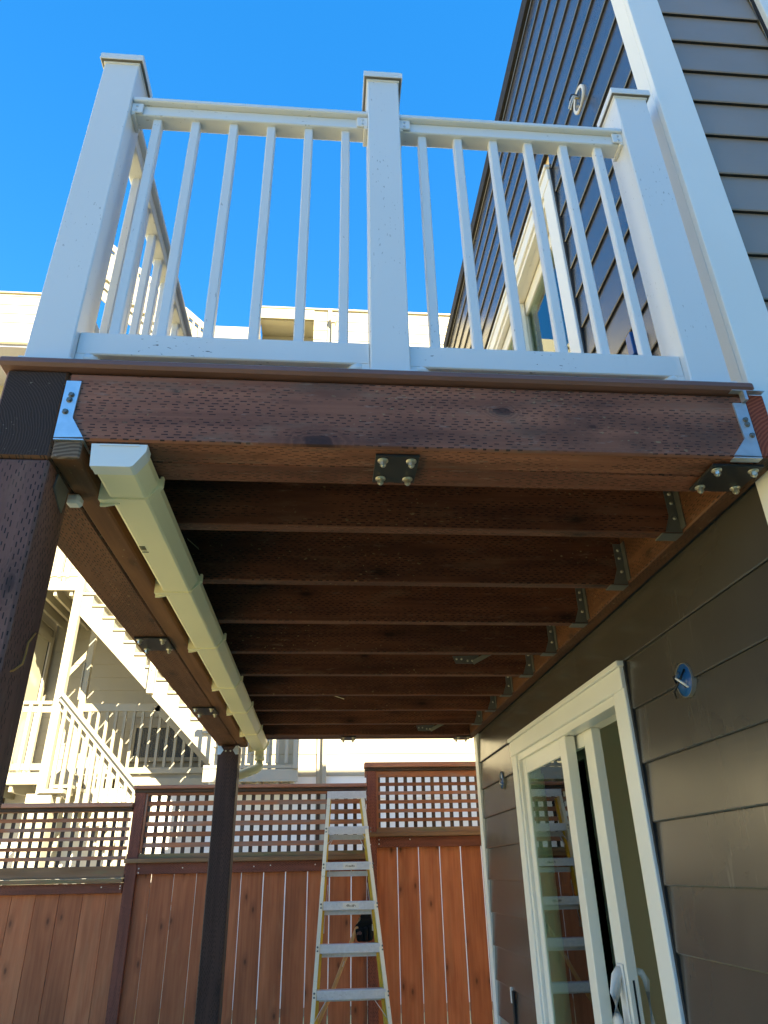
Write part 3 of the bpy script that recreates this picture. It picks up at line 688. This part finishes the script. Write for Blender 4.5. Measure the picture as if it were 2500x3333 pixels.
fence_section(-3.5, -1.305, .4620, .434, .403, .074, -.026, .001, -.086, -.035, lg, -1.567, .0665, .0245)
for (a, b, top) in ((.302, .369, .676), (-1.301, -1.229, .546), (-3.4, -3.33, .433)):
    part(B(a * FF, b * FF, YF - .040, YF + .048, GZ, top * FF, 'z', .004), 'post', 'fencepost', fn)
    part(B(b * FF + .001, b * FF + .02, YF - .032, YF + .012, (top - .40) * FF, (top - .03) * FF, 'z', .002), 'jamb_strip', 'lath', fn)
nl = MB()
for (px, pz) in ((.385, .205), (.385, .178), (.60, .205), (-.35, .06), (-.05, .06), (-1.215, .055), (-1.215, .03), (-.93, .055), (-.46, .055), (-1.44, -.05), (-1.32, -.045), (-1.32, -.06)):
    nl.cyl((px * FF, YF - .036, pz * FF), (px * FF, YF - .033, pz * FF), .0055, 8)
part(nl, 'nail_head', 'print', fn)

# ================================================================ ladder, folded and leaning
ld = thing('step_ladder', 'folded yellow step ladder with paint spattered aluminium steps leaning on the fence', 'ladder', (.28, 6.4, GZ))
def ly(z): return 6.65 + .20 * z
def lz(r): return r * 6.65 / (1 - .20 * r)
def lxl(z): return None
def lp(xr, r, dy=0):  # xr = x/y ratio, r = z/y ratio
    z = lz(r); y = ly(z) + dy; return Vector((xr * y, y, z))
k46 = 1 / 4.6
topL, topR = lp(.0300 * k46, .405 * k46), lp(.2350 * k46, .405 * k46)
botL, botR = lp(-.0390 * k46, -.716 * k46), lp(.3790 * k46, -.723 * k46)
def ext_to(p, q, z): t = (z - p.z) / (q.z - p.z); return p + (q - p) * t
fl, frr = ext_to(topL, botL, GZ + .02), ext_to(topR, botR, GZ + .02)
NRM = Vector((0, -1, .20)).normalized()
part(MB().bar(fl, topL, .030, .066, NRM, .002).bar(fl + Vector((.012, .0, 0)), topL + Vector((.012, 0, 0)), .004, .078, NRM), 'front_rail', 'fibre', ld)
part(MB().bar(frr, topR, .030, .066, NRM, .002), 'front_rail', 'fibre', ld)
part(MB().bar(frr + Vector((-.0185, .012, 0)), topR + Vector((-.0185, .012, 0)), .004, .074, NRM), 'rail_flange', 'yellow', ld)
sh = Vector((0, .085, .02))
rtl, rtr = topL + sh + Vector((.01, 0, -.03)), topR + sh + Vector((-.01, 0, -.03))
rbl, rbr = fl + sh + Vector((.035, 0, 0)), frr + sh + Vector((-.035, 0, 0))
part(MB().bar(rbl, rtl, .026, .045, NRM, .002), 'rear_rail', 'yellow', ld)
part(MB().bar(rbr, rtr, .026, .045, NRM, .002), 'rear_rail', 'yellow', ld)
zc = lz(.447 * k46)
c0, c1 = lp(.0200 * k46, .430 * k46), lp(.2550 * k46, .430 * k46)
part(MB().bar(c0 + Vector((0, .045, 0)), c1 + Vector((0, .045, 0)), .150, .046, (0, -.0, 1), .004).bar(c0 + Vector((0, -.034, -.005)), c1 + Vector((0, -.034, -.005)), .006, .062, (0, 0, 1), .001), 'top_cap', 'alu', ld)
stp = [(.029, .269, .251), (.018, .282, .061), (.008, .304, -.141), (-.006, .330, -.349), (-.019, .359, -.562), (-.034, .388, -.775)]
for i, (a, b, r) in enumerate(stp):
    p0, p1 = lp(a * k46, r * k46), lp(b * k46, r * k46)
    m = MB()
    dz = Vector((0, 0, -.032)); dd = Vector((0, .085, 0))
    m.bar(p0 + Vector((0, -.036, -.030)), p1 + Vector((0, -.036, -.030)), .004, .060, (0, 0, 1), .001)      # front face
    m.bar(p0 + Vector((.002, .006, -.001)), p1 + Vector((-.002, .006, -.001)), .082, .004, (0, 0, 1))           # tread
    m.bar(p0 + Vector((.004, .045, -.030)), p1 + Vector((-.004, .045, -.030)), .004, .056, (0, 0, 1))           # rear lip
    st = part(m, 'step', 'alu', ld)
    for pt, s_ in ((p0, -1), (p1, 1)):
        for dz_ in (-.015, -.042):
            q = pt + Vector((s_ * .018, -.036, dz_)); part(MB().cyl(q, q + Vector((0, -.007, 0)), .0075, 8), 'rivet', 'zinc_dull', st)
    if i in (0, 4):
        mm = MB()
        mm.bar(p0 + Vector((.075, -.030, -.060)), p0 + Vector((-.020, -.030, -.205 if i else -.150)), .004, .022, (0, -1, 0))
        mm.bar(p1 + Vector((-.095 if i else -.060, -.030, -.060)), p1 + Vector((.020, -.030, -.205 if i else -.150)), .004, .022, (0, -1, 0))
        part(mm, 'brace', 'alu', ld)
    if i in (1, 2):
        part(MB().bar(p0 + (p1 - p0) * .38 + Vector((0, -.0388, -.030)), p0 + (p1 - p0) * .68 + Vector((0, -.0388, -.030)), .0008, .040, (0, 0, 1)), 'label_sticker', 'print', st)
        tx = MB(); n = 9
        for k in range(n):
            q = p0 + (p1 - p0) * (.44 + .022 * k) + Vector((0, -.0396, -.030 + random.uniform(-.003, .003)))
            tx.bar(q, q + Vector((random.uniform(.003, .006), 0, 0)), .0008, random.uniform(.008, .018), (0, 0, 1))
        part(tx, 'print', 'ink', st)
for r in (.20, .0, -.2, -.41, -.62):          # rear braces of the folded back frame
    a, b = lp(.03 * k46, r * k46 * .98, .085), lp(.25 * k46, r * k46 * .98, .085)
    t = (lz(r * k46) - topL.z) / (fl.z - topL.z)
    a.x = rtl.x + (rbl.x - rtl.x) * t; b.x = rtr.x + (rbr.x - rtr.x) * t
    part(MB().bar(a, b, .020, .040, (0, 0, 1), .001), 'rear_brace', 'alu', ld)
    if r == .20:
        part(MB().bar(a + Vector((.05, -.015, -.005)), a + Vector((-.01, -.015, -.12)), .004, .022, (0, -1, 0)).bar(b + Vector((-.05, -.015, -.005)), b + Vector((.01, -.015, -.12)), .004, .022, (0, -1, 0)), 'brace', 'alu', ld)
part(MB().bar((.404, 6.72, -.24), (.380, 6.72, -.07), .004, .016, (0, -1, 0)).bar((.398, 6.72, -.20), (.430, 6.70, -.40), .004, .010, (0, -1, 0)).box(.418, .446, 6.68, 6.72, -.42, -.375), 'spreader', 'zinc', ld)
part(MB().bar((.047, 6.72, -.08), (.040, 6.72, -.23), .004, .014, (0, -1, 0)).bar((.040, 6.72, -.2), (.018, 6.70, -.40), .004, .008, (0, -1, 0)).box(.003, .024, 6.68, 6.72, -.43, -.38), 'spreader', 'zinc', ld)

# ================================================================ tool pouch and handle behind the ladder
tp = thing('tool_pouch', 'black tool belt pouch hanging behind the ladder', 'pouch', (.36, 6.80, -.50))
part(MB().ext([(.276, -.405), (.300, -.370), (.330, -.350), (.334, -.255), (.405, -.262), (.425, -.36), (.434, -.45), (.432, -.495), (.38, -.507), (.298, -.500)], 'y', 6.80, 6.845, bev=.008), 'body', 'fabric', tp)
part(MB().ext([(.281, -.412), (.345, -.400), (.348, -.500), (.302, -.503)], 'y', 6.755, 6.802, bev=.008), 'pocket', 'fabric', tp)
part(MB().ext([(.350, -.400), (.385, -.395), (.388, -.495), (.355, -.500)], 'y', 6.765, 6.802, bev=.008), 'pocket', 'fabric', tp)
part(MB().ext([(.390, -.39), (.428, -.39), (.428, -.49), (.394, -.495)], 'y', 6.77, 6.802, bev=.008), 'pocket', 'fabric', tp)
part(MB().ext([(.326, -.315), (.412, -.310), (.418, -.372), (.328, -.378)], 'y', 6.79, 6.80, bev=.003), 'flap', 'fabric', tp)
lt = MB()
for k, (a, b) in enumerate(((.346, .352), (.3535, .360), (.3615, .368), (.3695, .376), (.3775, .383))): lt.bar((a, 6.7985, -.286 + k * .0016), (b, 6.7985, -.285 + k * .0016), .001, .012, (0, 0, 1))
lt.ext([(.338, -.288), (.345, -.279), (.346, -.296)], 'y', 6.798, 6.7995)
part(lt, 'print', 'print', tp)
lt = MB()
for k in range(4): lt.box(.297 + k * .010, .304 + k * .010, 6.7535, 6.7548, -.452 + (k % 2) * .004, -.432 + (k % 3) * .004)
part(lt, 'print', 'print_red', tp)
hd = thing('wooden_pole', 'long pale wooden pole leaning on the fence behind the ladder', 'pole', (-.24, 6.52, GZ))
part(MB().tube([(-.262, 6.45, GZ + .01), (-.02, 6.58, -1.03), (.105, 6.66, -.805), (.275, 6.78, -.445), (.335, 6.86, -.34)], .0165, 14), 'shaft', 'ash', hd)
part(MB().bar((.175, 6.692, -.665), (.19, 6.70, -.628), .004, .007, (0, -1, 0)), 'sticker', 'print', hd)

# ================================================================ cream neighbour house and its stairs
YN = 10.5; F9 = YN / 9.0
nb = thing('cream_house', 'tall cream lap sided house behind the fence', 'house', (0, 11.5, GZ))
def zlist(z0, pitch, zmax): 
    out = [z0]
    while out[-1] + pitch < zmax - .05: out.append(out[-1] + pitch)
    return out + [zmax]
zr = zlist(1.524 - .298 * 10, .298, 5.5)[:-1] + zlist(5.5 + .13, .2333, 9.86)
lap(nb, '-y', YN - .012, -.03, 6.5, [z for z in zr if z < 1.3], 'trim', [], .012)  # lower boards white, not cream, to lift the tone of the shaded wall
lap(nb, '-y', YN - .012, -.03, 6.5, [max(z for z in zr if z < 1.3)] + [z for z in zr if z > 1.3], 'cream', [], .012)
lap(nb, '-y', YN - .012, -1.60, -.115, [z for z in zr if z < 1.3], 'trim', [], .012)  # same whitened boards left of the corner, lifting the shaded tone
lap(nb, '-y', YN - .012, -1.60, -.115, [max(z for z in zr if z < 1.3)] + [z for z in zr if z > 1.3], 'cream', [(-1.42, -.38, 9.0, 9.64)], .012)
part(B(-.112, -.032, YN - .035, YN + .06, GZ, 9.91, 'z', .004), 'corner_board', 'cream', nb)
panel(nb, 'wall', 'cream', 'y', YN + .030, YN + .16, -1.6, 6.5, GZ, 9.86, [(-1.42, -.38, 7.5, 9.6)])
part(B(-1.62, 6.6, YN - .04, YN + .2, 9.862, 9.90, 'x', .004), 'coping', 'cream', nb)
part(B(-1.42, -.38, YN - .022, YN - .013, 9.615, 9.86, 'x', .002), 'fascia', 'cream_wood', nb)
lap(nb, '-y', 11.0, -1.42, -.38, zlist(7.5, .2333, 9.62), 'cream', [], .012)
part(B(-1.42, -.38, 11.03, 11.1, 7.5, 9.86), 'wall', 'cream', nb)
part(B(-1.42, -.38, YN - .01, 11.028, 9.63, 9.68), 'recess_ceiling', 'cream', nb)
part(B(-2.28, -1.622, YN - .02, YN + .2, 8.6, 9.36, 'x', .004), 'parapet', 'cream', nb)
# scupper and downspout
dp = part(MB().ext([(-.075, 9.62), (.085, 9.62), (.06, 9.52), (.03, 9.46), (-.04, 9.46), (-.06, 9.52)], 'y', YN - .15, YN - .016, bev=.004), 'downspout', 'cream_wood', nb)
part(MB().box(-.035, .025, YN - .12, YN - .05, GZ, 9.465, 'z', .004), 'pipe', 'cream_wood', dp)
part(B(-.05, .055, YN - .03, YN - .0125, 9.63, 9.75), 'scupper_hole', 'lath_dark', nb)
# recess behind the stairs
YW = 12.3
zw = zlist(2.236 * YW / 10.5 - .2226 * 16, .2226, 9.9)
lap(nb, '-y', YW, -4.70, -1.2, zw, 'cream', [(-3.19, -2.05, 1.66, 2.28)], .010)
part(B(-4.90, -1.2, YW + .025, YW + .15, GZ, 9.9), 'wall', 'cream', nb)
part(B(-1.6, -1.48, YN + .165, YW - .002, GZ, 9.8), 'wall', 'cream', nb)
lap(nb, '+x', -4.73, 10.6, YW - .05, zlist(-1.5, .2226, 9.9), 'cream', [(11.22, 12.20, 1.25, 3.72), (11.22, 12.20, 4.05, 6.6)], .010)
part(B(-4.90, -4.757, 10.6, YW + .024, GZ, 9.9), 'wall', 'cream', nb)
lap(nb, '-y', 11.70, -11.0, -4.91, zlist(-1.5, .2165, 8.69), 'cream', [], .012)
part(B(-11.0, -4.902, 11.73, 11.85, GZ, 8.69), 'wall', 'cream', nb)
for z0, z1 in ((1.25, 3.70), (4.10, 6.55)):
    dr = part(MB().box(-4.735, -4.700, 11.25, 11.34, z0, z1, 'z', .003).box(-4.735, -4.700, 12.07, 12.17, z0, z1, 'z', .003).box(-4.735, -4.700, 11.34, 12.07, z1 - .10, z1, 'y', .003), 'patio_door', 'cream_wood', nb)
    part(B(-4.732, -4.722, 11.345, 12.0, z0, z1 - .105), 'pane', 'dullglass', dr)
    part(B(-4.731, -4.716, 12.003, 12.025, z0, z1 - .105), 'gap', 'gap_and_lap_shade', dr)
    part(B(-4.731, -4.708, 12.025, 12.068, z0, z1 - .105), 'jamb', 'vinyl_clean', dr)
fx = 12.3 / 10.5
wn = part(MB().box(-3.19, -3.13, YW - .03, YW + .02, 1.68, 2.27, 'z', .003).box(-2.10, -2.05, YW - .03, YW + .02, 1.68, 2.27, 'z', .003).box(-3.13, -2.10, YW - .03, YW + .02, 2.22, 2.27, 'x', .003).box(-3.20, -2.04, YW - .05, YW + .02, 1.68, 1.745, 'x', .003), 'window', 'cream_wood', nb)
part(B(-3.13, -2.10, YW - .012, YW - .004, 1.745, 2.22), 'pane', 'frosted', wn)
# far-left storey that overhangs
lb = thing('overhanging_storey', 'cream upper storey with white band at the far left beyond the railing', 'building', (-6.5, 10.5, GZ))
lap(lb, '-y', YN, -11.5, -5.45, zlist(9.05, .2165, 9.97), 'cream', [], .012)
part(B(-11.5, -5.45, YN + .03, YN + 2.6, 8.80, 9.97), 'wall', 'cream', lb)
part(B(-11.5, -5.44, YN - .03, YN + .02, 8.90, 9.048, 'x', .004), 'band', 'cream_wood', lb)
part(B(-11.5, -5.43, YN - .055, YN + .02, 8.76, 8.898, 'x', .004), 'band', 'vinyl_clean', lb)
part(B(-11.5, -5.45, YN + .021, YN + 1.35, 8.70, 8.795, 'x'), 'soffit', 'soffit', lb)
part(B(-11.5, -5.45, YN - .03, YN + 2.6, 9.972, 10.0), 'roof', 'cream', lb)


stc = thing('outdoor_staircase', 'cream painted outdoor staircase with landings and slatted railings on the cream house', 'staircase', (-3.2, 10.5, GZ))
cw = 'cream_wood'
def bal(x, y, z0, z1, w2=.019, point=False, par=None):
    if point: part(MB().ext([(x - w2, z0), (x + w2, z0), (x + w2, z1 - .02), (x - w2, z1 + .03)], 'y', y - w2, y + w2), 'baluster', cw, par or stc)
    else: part(B(x - w2, x + w2, y - w2, y + w2, z0, z1, 'z', .002), 'baluster', cw, par or stc)
# main flight, descending to the right
x0t, z0t, dx, dz = -3.770, 3.905, .1845, -.1885
poly = []
NST = 15
for k in range(NST):
    xr = x0t + .170 + dx * k; zt = z0t + dz * k - .022
    poly += [(xr - (dx if k else .172), zt), (xr, zt)]
poly.append((poly[-1][0], poly[-1][1] - .10)); poly += [(-1.10, 1.00), (-1.36, 1.19), (-3.755, 3.56)]
part(MB().ext(poly, 'y', YN, YN + .045), 'stringer', cw, stc)
part(MB().ext(poly, 'y', YN + .95, YN + .995), 'stringer', cw, stc)
tr = part(B(x0t - .003, x0t + .205, YN - .032, YN + 1.03, z0t - .0215, z0t + .018, 'y', .004), 'tread', cw, stc)
for k in range(1, NST): rep(tr, stc, (dx * k, 0, dz * k))
rs = part(B(x0t + .150, x0t + .168, YN + .046, YN + .949, z0t + dz + .019, z0t - .0225, 'y'), 'riser', cw, stc)
for k in range(1, NST - 1): rep(rs, stc, (dx * k, 0, dz * k))
for k in range(0, NST):
    for q in (.05, .145):
        xx = x0t + dx * k + q; bal(xx, YN + .90, z0t + dz * k + .02, z0t + dz * k + .86 - (q - .05), .016)
part(MB().ext([(x0t, z0t - .14), (x0t + dx * NST, z0t + dz * NST - .14), (x0t + dx * NST, z0t + dz * NST + 1.15), (x0t, z0t + 1.15)], 'y', YN + .93, YN + .948), 'backing_panel', cw, stc)  # solid panel added behind the pickets to keep sun off the back wall
part(MB().bar((x0t, YN + .90, z0t + .93), (x0t + dx * NST, YN + .90, z0t + .93 + dz * NST), .05, .09, (0, 0, 1), .004), 'handrail', cw, stc)
part(B(-2.592, -2.502, YN - .090, YN - .002, 2.37, 3.75, 'z', .004), 'rail_post', cw, stc, 'newel bolted to the outside of the stringer')
bt = MB()
for z in (2.52, 2.70): bt.cyl((-2.547, YN - .098, z), (-2.547, YN - .088, z), .012, 8)
part(bt, 'bolt_head', 'bolt', stc)
# tall corner post and posts under it
part(B(-3.875, -3.758, YN - .06, YN + .06, GZ, 4.90, 'z', .004), 'corner_post', cw, stc)
part(B(-3.865, -3.775, 11.46, 11.55, GZ, 3.75, 'z', .004), 'inner_post', cw, stc)
part(B(-3.885, -3.866, 11.44, 11.47, 2.5, 3.1, 'z', .002), 'conduit', cw, stc)
# upper landing
part(B(-6.4, -3.757, YN - .061, YN - .02, 3.945, 4.085, 'x', .003), 'landing_fascia', cw, stc)
part(B(-4.69, -3.80, YN - .019, YW - .06, 4.02, 4.085, 'y'), 'landing_floor', cw, stc)
for xx in (-4.60, -4.38, -4.20, -3.96): part(B(xx, xx + .045, YN - .018, YW - .06, 3.87, 4.018, 'y', .002), 'landing_joist', cw, stc)
part(B(-6.4, -3.88, YN - .06, YN - .02, 4.17, 4.225, 'x', .003), 'bottom_rail', cw, stc)
part(B(-6.4, -3.88, YN - .07, YN - .01, 4.98, 5.06, 'x', .003), 'top_rail', cw, stc)
for k in range(12): bal(-4.015 - .128 * k, YN - .082, 4.135, 5.0, .021)
# lower landing
part(B(-6.4, -3.80, YN - .061, YN - .02, 1.150, 1.300, 'x', .003), 'landing_fascia', cw, stc)
part(B(-4.69, -3.86, YN - .019, YW - .06, 1.21, 1.300, 'y'), 'landing_floor', cw, stc)
for xx in (-6.2, -5.6, -5.0, -4.6, -4.25): part(B(xx, xx + .045, YN - .018, YW - .06, 1.06, 1.209, 'y', .002), 'landing_joist', cw, stc)
part(B(-6.4, -3.88, YN - .035, YN + .02, 1.335, 1.42, 'x', .003), 'bottom_rail', cw, stc)
part(B(-6.4, -3.88, YN - .075, YN + .02, 2.215, 2.262, 'x', .003), 'top_rail', cw, stc)
part(B(-6.4, -3.88, YN - .035, YN + .005, 2.11, 2.205, 'x', .003), 'sub_rail', cw, stc)
for k in range(12): bal(-4.035 - .127 * k, YN - .058, 1.325, 2.214, .022)
# lower flight: sloping rail, balusters, stringer
pA, pB = Vector((-3.755, 10.40, 2.360)), Vector((-2.30, 10.40, .860))
part(MB().bar(pA, pB, .10, .045, (0, 0, 1), .004), 'handrail', cw, stc)
part(MB().bar(pA + Vector((0, .02, -.062)), pB + Vector((0, .02, -.062)), .045, .085, (0, 0, 1), .003), 'handrail', cw, stc)
part(MB().bar(pA + Vector((0, .09, -.17)), pB + Vector((0, .09, -.17)), .040, .090, (0, 0, 1), .003), 'sub_rail', cw, stc)
sl = (pB.z - pA.z) / (pB.x - pA.x)
for k in range(11):
    xx = -3.665 + .1225 * k; zz = pA.z + sl * (xx - pA.x) - .13; bal(xx, 10.398, zz - 1.15, zz, .021, True)
for k in range(8):
    xx = -3.63 + .1225 * k; zz = pA.z + sl * (xx - pA.x) - .30; bal(xx, 11.3, zz - .9, zz, .018)
part(MB().bar((-3.82, 11.0, 1.36), (-2.0, 11.0, -.60), .045, .24, (0, 0, 1), .004), 'stringer', cw, stc)
for k in range(8): part(B(-3.68 + .225 * k, -3.42 + .225 * k, 10.42, 11.30, 1.10 - .24 * k, 1.14 - .24 * k, 'y', .003), 'tread', cw, stc)
part(B(-3.95, -3.62, 10.34, 10.70, GZ, 1.02, 'z', .005), 'newel_block', cw, stc)
part(B(-3.80, -3.47, 10.30, 10.74, 1.022, 1.075, 'x', .005), 'newel_cap', cw, stc)
# railing under the main flight
yb = 11.5; fb = 1.15
part(B(-3.84, -2.60, yb - .03, yb + .03, 2.325, 2.445, 'x', .003), 'top_rail', cw, stc)
part(MB().bar((-2.66, yb, 2.40), (-1.62, yb, 1.42), .06, .115, (0, 0, 1), .003), 'sloping_rail', cw, stc)
part(B(-3.84, -1.60, yb - .03, yb + .03, 1.402, 1.488, 'x', .003), 'bottom_rail', cw, stc)
for k in range(16):
    xx = -3.67 + .1355 * k; zt = min(2.325, 2.34 - .942 * (xx + 2.66)); bal(xx, yb, 1.488, zt, .021)
part(B(-4.69, -1.60, yb + .04, YW - .06, 1.34, 1.395, 'x'), 'walkway', cw, stc)
part(B(-3.00, -1.60, yb - .02, yb + .02, 1.20, 1.338, 'x', .003), 'walkway_fascia', cw, stc)
part(B(-4.69, -1.60, yb + .02, yb + .06, GZ, 1.195), 'skirt_wall', 'vinyl_clean', stc)
# flight above, seen through the deck railing
uA, uB = Vector((-5.2, YN, 12.02)), Vector((-2.30, YN, 9.17))
part(MB().bar(uA, uB, .07, .11, (0, 0, 1), .004), 'handrail', cw, stc)
part(MB().bar(uA + Vector((0, 0, -.78)), uB + Vector((0, 0, -.78)), .05, .10, (0, 0, 1), .004), 'sub_rail', cw, stc)
part(MB().bar(uA + Vector((0, .1, -1.15)), uB + Vector((0, .1, -1.15)), .05, .26, (0, 0, 1), .004), 'stringer', cw, stc)
part(MB().ext([(uA.x, uA.z - .10), (uB.x, uB.z - .10), (uB.x, uB.z - 1.05), (uA.x, uA.z - 1.05)], 'y', YN + .028, YN + .045), 'backing_panel', cw, stc)
for k in range(24):
    xx = -5.1 + .122 * k; zz = uA.z + (uB.z - uA.z) / (uB.x - uA.x) * (xx - uA.x); bal(xx, YN - .02, zz - .80, zz - .06, .019)
for k in range(13): part(B(-4.95 + .21 * k, -4.70 + .21 * k, YN - .03, YN + 1.0, 10.83 - .206 * k, 10.87 - .206 * k, 'y', .003), 'tread', cw, stc)

part(B(-2.55, -1.622, YN + .02, 11.5, 8.00, 8.12, 'x', .004), 'upper_landing', cw, stc)
part(B(-5.42, -5.0, YN + .02, 11.6, 10.72, 10.85, 'x', .004), 'top_landing', cw, stc)
for xx in (-5.12, -5.40):
    for yy in (10.6, 11.45): part(B(xx, xx + .1, yy, yy + .1, 10.0, 10.715, 'z', .004), 'landing_post', cw, stc)
part(B(-5.22, -5.12, YN - .05, YN + .05, 10.0, 12.1, 'z', .004), 'newel', cw, stc)

# right balcony
rb = thing('small_balcony', 'small cream balcony with white fascia on the wall behind the gutter outlet', 'balcony', (-.85, 9.9, GZ))
f1 = 9.95 / 9
part(B(-1.60, -.352, 9.93, 9.97, .995 * f1, 1.137 * f1, 'x', .003), 'fascia', cw, rb)
part(B(-1.60, -.40, 9.972, 10.48, 1.07 * f1, 1.137 * f1, 'y'), 'floor', cw, rb)
for xx in (-1.4, -1.15, -.9, -.65, -.45): part(B(xx, xx + .045, 9.972, 10.48, .97 * f1, 1.069 * f1, 'y', .002), 'joist', cw, rb)
part(B(-.424, -.352, 9.90, 9.972, 1.137 * f1, 2.2, 'z', .003), 'corner_post', cw, rb)
part(B(-1.60, -.426, 9.93, 9.97, 1.145 * f1, 1.185 * f1, 'x', .003), 'bottom_rail', cw, rb)
part(B(-1.60, -.426, 9.92, 9.98, 2.12, 2.19, 'x', .003), 'top_rail', cw, rb)
for k in range(9): bal(-.515 - .124 * k, 9.915, 1.20 * f1, 2.13, .020, False, rb)
part(B(-.424, -.380, 9.99, 10.47, 1.145 * f1, 2.19, 'y', .003), 'side_panel', cw, rb)

# added unseen house behind the viewer, placed to keep the sun off the deck
yh = thing('sun_blocker_house', 'added unseen house behind the viewer, placed to shade the deck', 'house', (9, -11, GZ))
part(B(3.38, 18, -14, -8.0, GZ, 10.45), 'wall', 'siding', yh)
part(B(3.38, 18.1, -14.1, -7.95, 10.452, 10.6), 'roof', 'gap_and_lap_shade', yh)
part(B(-14, 3.37, -14, -8.2, GZ, 1.3), 'sun_blocker_wing', 'siding', yh)  # added unseen block, height set by how much ground the sun should reach
part(B(-14, 3.37, -14.1, -8.1, 1.302, 1.45), 'roof', 'gap_and_lap_shade', yh)
